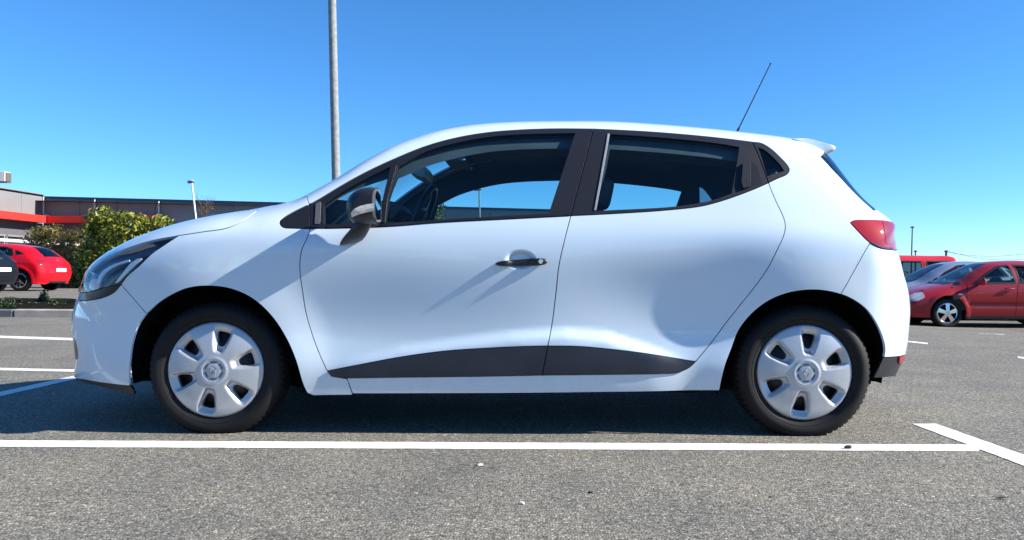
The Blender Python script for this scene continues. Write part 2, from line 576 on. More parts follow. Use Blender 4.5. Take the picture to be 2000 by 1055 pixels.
M['trim'] = pmat('satin_black_trim', (0.012, 0.012, 0.014), 0.35, var=0.1)
M['film'] = pmat('charcoal_pillar_film', (0.010, 0.012, 0.020), 0.5, spec=0.3, var=0.08, bump=0.05, bscale=500)
M['void'] = pmat('underbody_black', (0.005, 0.005, 0.006), 0.9, var=0.2, spec=0.1)
M['rubber'] = pmat('tyre_rubber', (0.007, 0.007, 0.008), 0.7, var=0.25, vscale=9, bump=0.15, bscale=250, spec=0.3)
M['hubcap'] = pmat('silver_hubcap_plastic', (0.44, 0.46, 0.49), 0.38, metal=0.45, coat=0.3, coat_rough=0.2, var=0.05, vscale=18)
M['steel'] = pmat('dark_steel_wheel', (0.03, 0.03, 0.032), 0.5, metal=0.6, var=0.3, vscale=30)
M['disc'] = pmat('brake_disc_metal', (0.30, 0.26, 0.23), 0.45, metal=0.8, var=0.2, vscale=30)
M['chrome'] = pmat('chrome', (0.75, 0.76, 0.78), 0.12, metal=1.0)
M['greystrip'] = pmat('grey_seal_strip', (0.27, 0.28, 0.29), 0.4, var=0.15, vscale=30)
M['glass'] = glass_mat('tinted_window_glass', (0.66, 0.84, 0.86))
M['rearglass'] = glass_mat('dark_rear_glass', (0.28, 0.34, 0.38))
M['screen'] = glass_mat('windscreen_glass', (0.76, 0.90, 0.91))
M['lens'] = glass_mat('clear_lamp_lens', (0.93, 0.96, 0.98))
M['redlens'] = pmat('red_lamp_lens', (0.33, 0.001, 0.007), 0.5, coat=1.0, spec=0.05)
M['clearlens'] = pmat('smoked_lamp_lens', (0.22, 0.008, 0.025), 0.5, coat=1.0, spec=0.05)
M['amber'] = pmat('indicator_lens', (0.75, 0.66, 0.58), 0.2, coat=1.0, var=0.2, vscale=60)
M['lampblack'] = pmat('lamp_housing', (0.025, 0.035, 0.06), 0.35, var=0.3, vscale=20)
M['reflector'] = pmat('lamp_reflector', (0.75, 0.78, 0.82), 0.22, metal=0.9)
M['orange'] = pmat('indicator_bulb_glass', (0.65, 0.28, 0.12), 0.25, coat=0.5)
M['interior'] = pmat('dark_interior_plastic', (0.065, 0.072, 0.085), 0.6, var=0.2)
M['liner'] = pmat('grey_headliner', (0.15, 0.16, 0.18), 0.9, var=0.1)
M['fabric'] = pmat('charcoal_seat_fabric', (0.06, 0.066, 0.08), 0.9, var=0.3, vscale=25)
M['mirror'] = pmat('mirror_glass', (0.85, 0.87, 0.9), 0.03, metal=1.0)
M['mirrorback'] = pmat('grey_mirror_back', (0.10, 0.105, 0.11), 0.5)
M['antenna'] = pmat('antenna_black', (0.012, 0.012, 0.013), 0.5)
M['plate'] = pmat('number_plate_white', (0.80, 0.80, 0.78), 0.4, var=0.05, vscale=40)
M['ink'] = pmat('black_print', (0.02, 0.02, 0.02), 0.5)
M['galv'] = pmat('galvanised_steel', (0.23, 0.25, 0.255), 0.7, spec=0.2, var=0.22, vscale=14, rvar=0.1)
M['whitepaint'] = pmat('white_painted_metal', (0.72, 0.73, 0.72), 0.45, var=0.06)
M['greylamp'] = pmat('pale_lamp_glass', (0.40, 0.43, 0.45), 0.25, coat=1.0, var=0.25, vscale=9)
M['guide'] = pmat('lamp_light_guide', (0.72, 0.75, 0.78), 0.3, coat=0.5)
M['striprim'] = pmat('dark_grey_strip', (0.085, 0.087, 0.09), 0.45)
M['cabinmirror'] = pmat('grey_cabin_mirror', (0.42, 0.44, 0.44), 0.4)

def dusty(m):
    """a little road dust low on the panels"""
    nt = m.node_tree; N = nt.nodes.new; L = nt.links.new
    b = [n for n in nt.nodes if n.type == 'BSDF_PRINCIPLED'][0]
    src = b.inputs['Base Color'].links[0].from_socket
    g = N('ShaderNodeNewGeometry'); sx = N('ShaderNodeSeparateXYZ'); L(g.outputs['Position'], sx.inputs[0])
    mr = N('ShaderNodeMapRange'); mr.inputs[1].default_value, mr.inputs[2].default_value, mr.inputs[3].default_value, mr.inputs[4].default_value = 0.18, 0.42, 0.42, 0.0
    L(sx.outputs[2], mr.inputs[0])
    n = N('ShaderNodeTexNoise'); n.inputs['Scale'].default_value = 14; n.inputs['Detail'].default_value = 8; n.inputs['Roughness'].default_value = 0.7; L(g.outputs['Position'], n.inputs['Vector'])
    mu = N('ShaderNodeMath'); mu.operation = 'MULTIPLY'; L(mr.outputs[0], mu.inputs[0]); L(n.outputs[0], mu.inputs[1])
    mx = N('ShaderNodeMix'); mx.data_type = 'RGBA'; mx.inputs[7].default_value = (0.30, 0.27, 0.22, 1)
    L(mu.outputs[0], mx.inputs[0]); L(src, mx.inputs[6]); L(mx.outputs[2], b.inputs['Base Color'])
dusty(M['white'])

# ---------------------------------------------------------------- the white hatchback
FWX, RWX, WZ = -1.413, 1.175, 0.279
def car_features(x, z):
    w = np.zeros_like(x)
    for xw in (FWX, RWX):
        r = np.hypot(x - xw, z - WZ)
        w += 0.015 * sstep(0.57, 0.30, r)
    zc = np.interp(x, [-0.95, -0.60, -0.12, 0.12, 0.30, 0.62], [0.29, 0.375, 0.44, 0.455, 0.44, 0.34])
    win = sstep(-1.02, -0.72, x) * sstep(0.74, 0.46, x)
    amp = np.interp(x, [-1.0, -0.4, 0.1, 0.35, 0.7], [0.010, 0.016, 0.024, 0.026, 0.018])
    w += win * amp * sstep(zc + 0.035, zc - 0.045, z)
    e = np.hypot((x + 0.075) / 0.072, (z - 0.768) / 0.046)      # finger cup behind the door handle
    w -= 0.017 * sstep(1.0, 0.45, e)
    return w
CX = [-2.30, -1.90, -1.45, -1.05, -0.50, 0.07, 0.45, 0.80, 1.15, 1.50, 1.85]
CZ = [0.12, 0.22, 0.32, 0.42, 0.54, 0.66, 0.78, 0.88, 0.97, 1.10, 1.25, 1.45]
base_w = np.array([0.790, 0.815, 0.823, 0.822, 0.830, 0.847, 0.858, 0.848, 0.820, 0.768, 0.698, 0.600])
CT = np.repeat(base_w[None], len(CX), 0)
CT += np.array([-0.10, -0.030, 0.004, 0.000, 0.0, 0.0, 0.0, 0.002, 0.008, -0.012, -0.07])[:, None]
CT[7, 3:8] += [-0.012, -0.014, -0.010, -0.003, 0.004]
CT[6, 3:7] += [-0.010, -0.019, -0.017, -0.006]
CT[8, 4:8] += [0.004, 0.010, 0.015, 0.013]
CT[9, 4:8] += [0.004, 0.010, 0.014, 0.010]
CT[3, 3:7] += [-0.006, -0.006, -0.003, 0.0]
CT[3, 8:] += [-0.012, -0.01, -0.0, 0.0]
CT[8, 9:] += [-0.012, -0.018, -0.02]
CT[9, 9:] += [-0.030, -0.045, -0.05]
CT[10, 9:] += [-0.05, -0.06, -0.06]
car = Shell(CX, CZ, CT, car_features)
chain_px = np.array([  # x, y, L, p, ecut : outline of the car in the photograph, front bottom -> roof -> rear bottom
 (158,770,.50,2.3,.35),(147,746,.50,2.3,.35),(143,732,.50,2.3,.35),(147.5,716,.50,2.3,.35),(149,702,.50,2.3,.35),(146,685,.50,2.3,.35),(142,665,.50,2.3,.35),
 (139.2,645,.50,2.3,.35),(138.8,628,.50,2.3,.35),(141.5,610,.50,2.3,.35),(147,592,.50,2.3,.35),(152,576,.50,2.3,.35),(158,560,.50,2.3,.35),(166,541,.48,2.3,.35),
 (180,520,.46,2.3,.38),(200,501,.42,2.4,.42),(229,483,.38,2.5,.46),(263,466.5,.34,2.6,.5),(296,453.5,.30,2.7,.55),(329,442,.28,2.8,.58),(375,429.5,.26,3,.6),
 (430,418.5,.22,3,.66),(470,412,.20,3,.70),(504,407,.19,3,.72),(545,399,.18,3.1,.78),(575,391.5,.15,3.1,.84),(600,382,.125,3.0,.87),(620,369,.11,3.0,.89),(649,352,.10,3.0,.90),
 (668,340.5,.10,3.0,.90),(700,320,.10,3.0,.90),(732,302,.10,3.0,.90),(770,283,.11,3.1,.89),(812,267.5,.13,3.3,.86),(860,253.5,.16,3.6,.82),(908,245,.21,4,.76),(956,240,.23,4,.72),
 (1020,237,.24,4,.70),(1100,236,.25,4,.68),(1188,236.5,.25,4,.68),(1296,243,.25,4,.68),(1404,252.5,.25,4,.68),(1476,260.5,.25,4,.68),(1530,267.5,.25,3.8,.66),
 (1572,276,.26,3.5,.62),(1602,290,.27,3.2,.6),(1622,306,.28,3,.58),(1645,334,.28,3,.58),(1674,370,.28,3,.58),(1700,398,.29,3,.58),(1716,409,.30,2.9,.56),(1730,418,.31,2.8,.55),
 (1739,431,.33,2.7,.52),(1744,450,.35,2.6,.48),(1748,480,.37,2.6,.46),(1755,503,.38,2.5,.45),(1762,533,.40,2.5,.42),(1771,560,.42,2.5,.42),(1777,588,.43,2.5,.40),(1778,610,.43,2.5,.40),
 (1776,640,.43,2.5,.40),(1773,670,.43,2.5,.40),(1769,692,.43,2.5,.40),(1762,714,.43,2.5,.40),(1748,736,.43,2.5,.40)], float)
NCH = 400
ch = catmull(chain_px, n=NCH)
CPX = ch[:, :2]
def ci(x, y):
    return float(np.argmin(((CPX - [x, y]) ** 2).sum(1)))
y0 = np.interp(np.arange(NCH), [0, ci(180, 520), ci(430, 418), ci(600, 382), ci(1577, 276), ci(1740, 431), NCH], [0.3, 0.35, 0.45, 0.4, 0.37, 0.35, 0.3])
car.set_chain(at_y(CPX, -y0)[:, [0, 2]], ch[:, 2], ch[:, 3], ch[:, 4])
ysm = np.linspace(-0.80, 0.0, 33)
for it in range(7):                     # settle the centre-line profile so that its outline falls where measured
    I = np.repeat(np.arange(NCH, dtype=float), len(ysm)); Y = np.tile(ysm, NCH)
    w = car.side(np.repeat(car.C, len(ysm), 0))
    P = car.cap_pts(I, np.maximum(Y, -0.97 * w))
    q = project(P).reshape(NCH, -1, 2)
    nout = np.stack([-car.N[:, 0], car.N[:, 1]], -1)             # outward, in pixel axes
    ext = ((q - CPX[:, None]) * nout[:, None]).sum(2)
    err = ext.max(1)
    ker = np.exp(-0.5 * (np.arange(-8, 9) / 3.0) ** 2); ker /= ker.sum()
    err = np.convolve(np.pad(err, 8, mode='edge'), ker, 'valid')
    car.set_chain(car.C + car.N * (err / 405.0)[:, None], ch[:, 2], ch[:, 3], ch[:, 4])

def hp(*pts): return car.hit(np.array(pts, float))
def curve(*pts, step=0.010): return catmull(hp(*pts), step=step)
def line(*pts, step=0.010): return resample(hp(*pts), step=step)
def cut(a, b): return car.cut_curve(ci(*a), ci(*b))
J = lambda *c: np.vstack(c)

A_LINE = curve((600, 384), (604, 399))
DLO_A = curve((604, 399), (575, 412.5), (553, 425), (547, 431), (546.5, 437), (553, 444), (575, 446), (606, 446.5))
DLO_T1 = curve((604, 399), (620, 390), (668, 361), (716, 335), (770, 310), (828, 286.5), (892, 268.5), (956, 258), (1020, 253), (1084, 251), (1159, 251.5))
DLO_T2 = curve((1159, 251.5), (1260, 256.5), (1332, 262), (1404, 269), (1469, 277))
DLO_Q = curve((1469, 277), (1487, 279.5), (1505, 290), (1523, 306.5), (1538, 323), (1542, 332), (1536, 341), (1520, 348), (1501, 357))
BELT1 = curve((606, 446.5), (662, 446), (764, 442), (860, 434.5), (988, 428), (1115, 421.5))
BELT2 = curve((1115, 421.5), (1188, 418), (1296, 411), (1368, 403), (1404, 394), (1440, 382), (1476, 368), (1501, 357))
SEAM_AF = line((604, 399), (606, 446.5))
SEAM_BW = line((1159, 251.5), (1115, 421.5))
SEAM_CW = line((1469, 277), (1501, 357))
FD_FRONT = curve((606, 446.5), (600, 464), (590, 486), (586, 506), (586, 534), (591, 570), (597, 609), (611, 658), (626, 697), (639, 725))
FD_REAR = curve((1115, 421.5), (1106, 455), (1092, 517), (1086, 570), (1079, 627), (1070, 676))
RD_REAR = curve((1501, 357), (1508, 375), (1517, 396), (1529, 421), (1534, 440), (1531, 459), (1519, 486), (1501, 522), (1476, 558), (1440, 603), (1418, 631), (1392, 666), (1359, 706))
CL_T1 = curve((639, 725), (692, 714.5), (780, 698), (868, 686), (956, 680), (1022, 677), (1070, 676))
CL_T2 = curve((1070, 676), (1132, 677), (1198, 683), (1264, 691), (1352, 705.5), (1359, 706))
CL_MID = line((1070, 676), (1059, 733))
CL_B1 = curve((639, 725), (643, 731), (651, 736), (665, 738), (800, 737), (960, 735), (1059, 733))
CL_B2 = curve((1059, 733), (1200, 731.5), (1290, 730), (1326, 727.5), (1346, 718), (1359, 706))
ARCH_F = curve((600, 768), (593, 754), (578, 705), (559, 661), (529, 616), (494, 584), (455, 565.5), (416, 559), (376, 561), (347, 570), (307, 594), (275, 628), (260, 666), (254, 705), (253, 754))
kf = int(np.argmin(((ARCH_F - hp((286, 613))[0]) ** 2).sum(1)))
BSEAM_F = line((236, 556), (286, 613))
ARCH_R = curve((1405, 763), (1408, 746), (1416, 714), (1428, 682), (1444, 643), (1470, 611), (1502, 587), (1540, 572), (1586, 566), (1624, 570), (1660, 582), (1692, 604), (1711, 630), (1724, 659), (1729, 682), (1727, 698))
kr = int(np.argmin(((ARCH_R - hp((1642, 575))[0]) ** 2).sum(1)))
BSEAM_R = curve((1699, 475), (1690, 490), (1670, 526), (1642, 575))
HOODSEAM = curve((350, 460), (396, 453), (445, 445), (475, 431), (492, 419), (503, 411))
LAMP_TOP = curve((173, 527), (186, 514), (204, 503), (229, 492), (263, 479.5), (296, 470), (350, 460))
LAMP_REAR = curve((350, 460), (322, 478), (296, 496), (273, 518), (249, 539), (236, 556))
LAMP_BOT = curve((236, 556), (213, 559), (190, 565), (172, 570.5), (160, 571))
STRIP_BOT = curve((236, 556), (224, 570), (205, 580), (180, 586), (156, 588))
TL_TOP = curve((1739, 433), (1720, 430.5), (1696, 430), (1668, 431), (1660, 435))
TL_BOT = curve((1660, 435), (1678, 454), (1699, 474), (1720, 485), (1744, 488.5))
QEDGE = curve((1560, 272), (1584, 287), (1604, 307.5), (1640, 346), (1675, 383), (1706, 411), (1716, 420), (1722, 430.5))
SILL_B = curve((1405, 763), (1200, 766), (1000, 768), (689, 769))
CHIN_T = curve((253, 754), (200, 748), (165, 742), (146, 738))

root = empty('hatchback_car', (-0.22, 0.0, 0.0))
tag(root, 'white five-door hatchback seen side-on, nearest the camera beside the long white line', 'car')
LININGS = []
def skin(name, outline, holes=(), mat='white', parent=None, sides=(-1, 1), **k):
    """the same panel on both sides, one object each"""
    out = []
    for i, sd in enumerate(sides):
        P, F, N = panel_geo(car, outline, holes, side=sd, **k)
        pr = parent[i] if isinstance(parent, list) else (parent or root)
        out.append(mesh_obj(name, P, F, M[mat], pr, True, N))
    return out
def both(name, mat, geos, parent=None):
    P, F, N = join_geo(*geos)
    return mesh_obj(name, P, F, M[mat], parent or root, True, N)
def pg2(outline, holes=(), **k):
    return [panel_geo(car, outline, holes, side=s_, **k) for s_ in (-1, 1)]

# outer panels
fender_out = J(HOODSEAM, cut((504, 408), (600, 382)), A_LINE, DLO_A, FD_FRONT, line((639, 725), (648, 735), (678, 740), (689, 772), (613, 773), (600, 768)), ARCH_F[:kf], BSEAM_F[::-1], LAMP_REAR[::-1])
fenders = skin('fender', fender_out)
gx_, gz_ = np.meshgrid(np.linspace(-0.155, 0.005, 33), np.linspace(0.718, 0.818, 21))
fdoors = skin('front_door', J(BELT1, FD_REAR, CL_T1[::-1], FD_FRONT[::-1]), extra=np.stack([gx_.ravel(), gz_.ravel()], -1))
rdoors = skin('rear_door', J(BELT2, RD_REAR, CL_T2[::-1], FD_REAR[::-1]))
skin('door_cladding', J(CL_T1, CL_MID, CL_B1[::-1]), mat='cladding', parent=fdoors, off=0.006, flange=0.016)
skin('door_cladding', J(CL_T2, CL_B2[::-1], CL_MID[::-1]), mat='cladding', parent=rdoors, off=0.006, flange=0.016)
frame_out = J(cut((600, 382), (1560, 272)), QEDGE, TL_TOP[TL_TOP[:, 0] < QEDGE[-1, 0]], TL_BOT[TL_BOT[:, 0] < BSEAM_R[0, 0]], BSEAM_R, ARCH_R[:kr][::-1], SILL_B,
              line((689, 769), (678, 740)), line((678, 738.5), (800, 737)), CL_B1[CL_B1[:, 0] > hp((800, 737))[0, 0]], CL_B2, RD_REAR[::-1], DLO_Q[::-1], DLO_T2[::-1], DLO_T1[::-1], A_LINE[::-1])
skin('side_frame', frame_out, gap=0.002)
# bumpers
both('front_bumper', 'white', pg2(J(ARCH_F[kf:], CHIN_T, cut((146, 738), (151, 580)), STRIP_BOT[::-1], BSEAM_F), res=0.016) + [cap_geo(car, ci(146, 738), ci(150, 584), ny=30)])
both('chin_lip', 'plastic', pg2(J(CHIN_T, cut((146, 739), (147, 745)), curve((152, 746), (170, 751), (200, 758), (240, 769), (262, 773)), line((262, 773), (258, 760), (253, 754))), off=-0.006, res=0.016) + [cap_geo(car, ci(147, 745), ci(146, 739), ny=30, off=-0.006)])
skin('lamp_recess_strip', J(LAMP_BOT, cut((156, 568), (153, 584)), STRIP_BOT[::-1]), mat='trim', off=-0.006, res=0.012)
both('rear_bumper', 'white', pg2(J(BSEAM_R, ARCH_R[kr:], line((1727, 698), (1769, 692)), cut((1769, 692), (1749, 490)), TL_BOT[::-1][TL_BOT[::-1][:, 0] > BSEAM_R[0, 0]]), res=0.016) + [cap_geo(car, ci(1750, 492), ci(1769, 692), ny=30)])
both('lower_rear_valance', 'plastic', pg2(J(line((1727, 698), (1769, 692)), cut((1769, 692), (1750, 734)), line((1740, 737), (1707, 739), (1716, 722), (1727, 698))), off=-0.004, res=0.014) + [cap_geo(car, ci(1769, 693), ci(1749, 735), ny=30, off=-0.004)])
# bonnet, roof, tailgate
both('bonnet', 'white', pg2(J(LAMP_TOP, HOODSEAM, cut((503, 408), (172, 530))), res=0.014) + [cap_geo(car, ci(163, 548), ci(545, 399), ny=30)])
both('grille', 'trim', [cap_geo(car, ci(150, 585), ci(163, 547), ny=30, off=-0.004)])
both('cowl', 'plastic', [cap_geo(car, ci(546, 399), ci(582, 389), ny=26, off=-0.008)])
both('windscreen', 'screen', [cap_geo(car, ci(582, 389), ci(850, 256), ny=26, off=-0.002)])
roof = both('roof', 'white', [cap_geo(car, ci(850, 256), ci(1560, 272), ny=26)])
tailgate = both('tailgate', 'white', pg2(J(QEDGE[QEDGE[:, 0] < hp((1605, 308))[0, 0]], cut((1606, 292), (1560, 272))), res=0.012) + pg2(J(line((1706, 411), (1716, 420), (1722, 430.5)), TL_TOP[::-1][TL_TOP[::-1][:, 0] > QEDGE[-1, 0]], cut((1739, 432), (1700, 398))), res=0.012) + [cap_geo(car, ci(1700, 398), ci(1749, 489), ny=26), cap_geo(car, ci(1561, 272), ci(1606, 292), ny=26)])
both('rear_glass', 'rearglass', pg2(J(QEDGE[(QEDGE[:, 0] > hp((1600, 304))[0, 0]) & (QEDGE[:, 0] < hp((1706, 411))[0, 0])], cut((1700, 398), (1606, 292))), res=0.014, off=-0.002) + [cap_geo(car, ci(1606, 292), ci(1700, 398), ny=26, off=-0.002)])


d_ = np.gradient(HOODSEAM, axis=0); d_ /= np.linalg.norm(d_, axis=1)[:, None]; nn = np.stack([-d_[:, 1], d_[:, 0]], -1) * 0.007
skin('bonnet_gap_filler', np.vstack([HOODSEAM + nn, (HOODSEAM - nn)[::-1]]), mat='trim', gap=0, off=-0.0022, flange=0, res=0.012)  # dark strip added under the seam, its colour standing in for the gap's shade

# ---- windows, frames and seals
G_MAIN = J(curve((777, 326), (828, 297.5), (892, 278.5), (956, 267), (1020, 262), (1124, 259.5)), line((1124, 259.5), (1072, 417)), curve((1072, 417), (988, 422), (860, 429.5), (752, 436)), line((752, 436), (757, 390), (777, 326)))
G_FIX = J(curve((632, 400), (668, 374.5), (716, 348), (763, 324.5)), line((763, 324.5), (748, 388), (743, 436), (632, 439), (632, 400)))
G_REAR = J(curve((1191, 261.5), (1260, 266), (1332, 272), (1404, 280), (1444, 287)), line((1444, 287), (1429, 378)), curve((1429, 378), (1404, 387.5), (1375, 395), (1314, 404), (1188, 411), (1164, 412.5)), line((1164, 412.5), (1191, 261.5)))
G_QUART = J(curve((1480, 287), (1492, 292), (1508, 305), (1524, 322), (1532, 334)), line((1532, 334), (1498, 345), (1480, 287)))
fr1 = skin('window_frame', J(DLO_T1, SEAM_BW, BELT1[::-1], SEAM_AF[::-1]), [G_MAIN, G_FIX], mat='film', parent=fdoors, flange=0.02, res=0.025)
fr2 = skin('window_frame', J(DLO_T2, SEAM_CW, BELT2[::-1], SEAM_BW[::-1]), [G_REAR], mat='film', parent=rdoors, flange=0.02, res=0.025)
skin('front_corner_trim', J(DLO_A, SEAM_AF[::-1]), mat='trim', res=0.025)
qtrim = skin('quarter_window_frame', J(DLO_Q, SEAM_CW[::-1]), [G_QUART], mat='film', flange=0.02, res=0.025)
skin('window_glass', G_MAIN, mat='glass', parent=fdoors, off=-0.006, gap=-0.004, flange=0, res=0.04)
skin('corner_glass', G_FIX, mat='glass', parent=fdoors, off=-0.006, gap=-0.004, flange=0, res=0.04)
skin('window_glass', G_REAR, mat='glass', parent=rdoors, off=-0.006, gap=-0.004, flange=0, res=0.04)
skin('quarter_glass', G_QUART, mat='rearglass', off=-0.006, gap=-0.004, flange=0, res=0.04)
skin('window_strip', line((1187, 262), (1190.5, 262), (1164, 411.5), (1160.5, 411.5)), mat='greystrip', parent=rdoors, off=0.004, gap=0, flange=0.008)
skin('corner_strip', line((617, 399), (627, 393), (625, 438), (615, 438)), mat='striprim', parent=fdoors, off=0.004, gap=0, flange=0.008)
skin('window_divider', line((763, 326), (776, 322), (757, 390), (752, 436), (743, 436), (748, 388)), mat='plastic', parent=fdoors, off=0.005, gap=0.001, flange=0.012)
skin('waist_seal', J(curve((640, 441), (764, 437), (860, 430), (988, 422.5), (1112, 416)), curve((1115, 421), (988, 427.3), (860, 434), (764, 441.3), (640, 445.5))), mat='trim', parent=fdoors, off=0.004, gap=0, flange=0.008)
skin('handle_recess', J(curve((1447, 320), (1466, 316), (1478, 325), (1489, 358)), line((1489, 358), (1449, 373), (1444, 360), (1447, 320))), mat='trim', parent=rdoors, off=0.001, gap=0, flange=0.01, res=0.012)
skin('handle', J(curve((1450, 322), (1457, 318.5), (1465, 319)), line((1465, 319), (1464, 366), (1451, 370), (1447, 358), (1450, 322))), mat='film', parent=rdoors, off=0.012, gap=0, flange=0.02, res=0.012)

# ---- lining inside, roof lining, floor
def lower_top(h, dz=0.055):
    q = np.array(h, float).copy()
    q[:, 1] -= dz * sstep(1.02, 1.30, q[:, 1]); q[:, 1] += 0.006 * sstep(1.0, 0.95, q[:, 1])
    return q
lin = J(cut((640, 357), (1660, 352)), line((1690, 470), (1655, 535), (1580, 545), (1500, 560), (1440, 605), (1405, 660), (1380, 755), (640, 755), (610, 640), (600, 470), (640, 357)))
skin('door_lining', inset(lin, 0.012), [lower_top(G_MAIN), lower_top(G_FIX), lower_top(G_REAR), lower_top(G_QUART, 0.02)], mat='interior', off=-0.035, gap=0, flange=0, res=0.035, refine=0.2)
both('headliner', 'liner', [cap_geo(car, ci(880, 249), ci(1590, 284), ny=22, off=-0.045)])
both('tailgate_lining', 'interior', [cap_geo(car, ci(1704, 400), ci(1769, 692), ny=14, off=-0.04)])
under = MB()
under.box((-0.10, 0, 0.225), (1.66, 1.50, 0.09)); under.box((-0.15, 0, 0.24), (3.5, 0.98, 0.11)); under.box((1.45, 0, 0.30), (0.35, 1.0, 0.2))
under.box((-1.1, 0, 0.60), (0.10, 1.45, 0.62)); under.box((-1.65, 0, 0.5), (0.7, 0.9, 0.40))
under.build('underbody', M['void'], root, smooth=False)
mb = MB(); mb.tube([(0.3, 0.25, 0.175), (1.3, 0.3, 0.19), (1.62, 0.35, 0.22)], 0.028); mb.build('exhaust_pipe', M['steel'], root)
for sd in (-1, 1):
    for xw in (FWX, RWX):
        m = MB(); n = 40; V = []; F = []; a0_, a1_ = (R(-9), R(200)) if xw > 0 else (R(-20), R(190))
        for k in range(n + 1):
            a = a0_ + (a1_ - a0_) * k / n
            wb = float(car.W(np.array([[xw + 0.40 * math.cos(a), max(WZ + 0.40 * math.sin(a), 0.18)]]))[0]) - 0.030
            for r, y in ((0.384, min(wb, 0.835)), (0.392, 0.56), (0.30, 0.545), (0.0, 0.545)):
                zz = max(WZ + r * math.sin(a), 0.17)
                V.append((xw + r * math.cos(a), sd * y, zz))
        for k in range(n):
            for j in range(3): F.append((k * 4 + j, k * 4 + j + 1, (k + 1) * 4 + j + 1, (k + 1) * 4 + j))
        m.add(V, F).build('wheel_arch_liner', M['void'], root)

# ---- lamps
LAMP = J(LAMP_TOP, LAMP_REAR, LAMP_BOT, cut((160, 566), (172, 531)))
lamps = skin('headlight', LAMP, mat='lens', off=0.001, res=0.012, flange=0.02, gap=0.0015)
skin('lamp_housing', inset(LAMP, 0.004), mat='lampblack', parent=lamps, off=-0.030, res=0.012, flange=0, gap=0)
skin('lamp_eyebrow', J(curve((196, 527), (226, 508), (268, 493), (300, 486)), curve((297, 495), (266, 503), (232, 520), (206, 536)), line((206, 536), (196, 527))), mat='lampblack', parent=lamps, off=-0.012, res=0.012, gap=0, flange=0.012)
skin('lamp_light_guide', J(curve((186, 553), (193, 534), (208, 521), (228, 512), (250, 506)), curve((250, 509.5), (228, 516), (211, 525), (197, 538), (191, 553)), line((191, 553), (186, 553))), mat='guide', parent=lamps, off=-0.006, res=0.01, gap=0, flange=0.008)
skin('lamp_chrome_blade', line((222, 553), (229, 551), (262, 516), (275, 503), (266, 504), (252, 513), (238, 532)), mat='guide', parent=lamps, off=-0.008, res=0.01, gap=0, flange=0.008)
skin('indicator', J(curve((164, 562), (169, 545), (180, 541), (187, 552)), line((187, 552), (185, 563), (172, 567), (164, 562))), mat='orange', parent=lamps, off=-0.020, res=0.01, gap=0, flange=0.01)
q = hp((208, 541))[0]
for i, sd in enumerate((-1, 1)):
    w_ = float(car.W(q[None])[0])
    m = MB(); m.lathe([(0.052, -0.03), (0.045, 0.0), (0.03, 0.02), (0.004, 0.028)], axis='y', n=28)
    o = m.build('reflector_bowl', M['reflector'], lamps[i])
    rot = Matrix.Rotation(R(-62) * (1 if sd < 0 else -1), 4, 'Z')
    o.data.transform(Matrix.Translation((q[0] + 0.06, sd * (w_ - 0.075), q[1] + 0.002)) @ rot @ (Matrix.Identity(4) if sd < 0 else Matrix.Rotation(R(180), 4, 'Z')))
TL = J(TL_TOP, TL_BOT, cut((1747, 488), (1740, 434)))
tls = skin('tail_lamp', TL, mat='redlens', off=0.002, res=0.012, flange=0.02)
skin('clear_lens_band', J(line((1722, 434), (1736, 436.5)), cut((1740, 440), (1746, 476)), line((1740, 480), (1728, 476), (1727, 455), (1722, 434))), mat='clearlens', parent=tls, off=0.0035, res=0.012, gap=0.001, flange=0.004)
skin('lamp_lower_edge', J(curve((1704, 474), (1722, 482), (1743, 484)), curve((1744, 487), (1720, 484), (1702, 475))), mat='lampblack', parent=tls, off=0.004, res=0.01, gap=0, flange=0.004)
skin('rear_reflector', line((1756, 697), (1767, 695.5), (1766, 706), (1755, 709)), mat='redlens', off=0.004, gap=0.0005, flange=0.01, res=0.01)
skin('fog_lamp_recess', curve((146, 662), (150.5, 678), (152, 698), (149, 702), (145, 690), (146, 662)), mat='trim', off=0.001, gap=0, flange=0.003, res=0.008)

# ---- spoiler on the tailgate
sec = at_y(np.array([(1541, 273), (1557, 271.3), (1577, 272.6), (1604, 280.3), (1629, 287.6), (1632, 290.8), (1628, 295.5), (1617, 301), (1604, 307.5), (1590, 303), (1570, 288), (1550, 277)], float), -0.52)[:, [0, 2]]
sec = catmull(sec, n=40, closed=True)[:-1]
ys_ = np.concatenate([[-0.556, -0.552, -0.545, -0.535], np.linspace(-0.52, 0.52, 17), [0.535, 0.545, 0.552, 0.556]]); rings = []
ref_z = car.cap_pts(np.array([ci(1560, 273)]), np.array([0.5]))[0, 2]
for y in ys_:
    e = max(0, (abs(y) - 0.52) / 0.0365); s_ = (max(1 - e ** 2.2, 0.0)) ** (1 / 2.2) * 0.30 + 0.70
    yy = min(abs(y), 0.5); dz = float(car.cap_pts(np.array([ci(1560, 273)]), np.array([yy]))[0, 2] - ref_z) + 0.001; dx = 0.035 * (1 - (yy / 0.5) ** 2)
    c_ = sec.mean(0); p = c_ + (sec - c_) * s_
    rings.append([(a + dx, y, b + dz) for a, b in p])
MB().sweep(rings).build('spoiler', M['white'], tailgate)

# ---- aerial
b0 = at_y(np.array([1441.0, 255.0]), 0.0); b1 = at_y(np.array([1505.5, 123.5]), 0.0)
top = car.cap_pts(np.array([ci(1441, 257)]), np.array([0.0]))[0]
e_ = (b0 - b1) / (b1[2] - b0[2]); b0 = b1 + e_ * (b1[2] - top[2] + 0.005); dv = b1 - b0
m = MB(); m.tube([b0, b0 + dv * 0.02], [0.022, 0.014]); m.tube([b0 + dv * 0.01, b0 + dv * 0.2], [0.0085, 0.0062]); m.tube([b0 + dv * 0.2, b0 + dv * 0.6, b1], [0.0036, 0.0031, 0.0027]); m.tube([b1 - dv * 0.015, b1], [0.0042, 0.004])
m.build('aerial', M['antenna'], root)

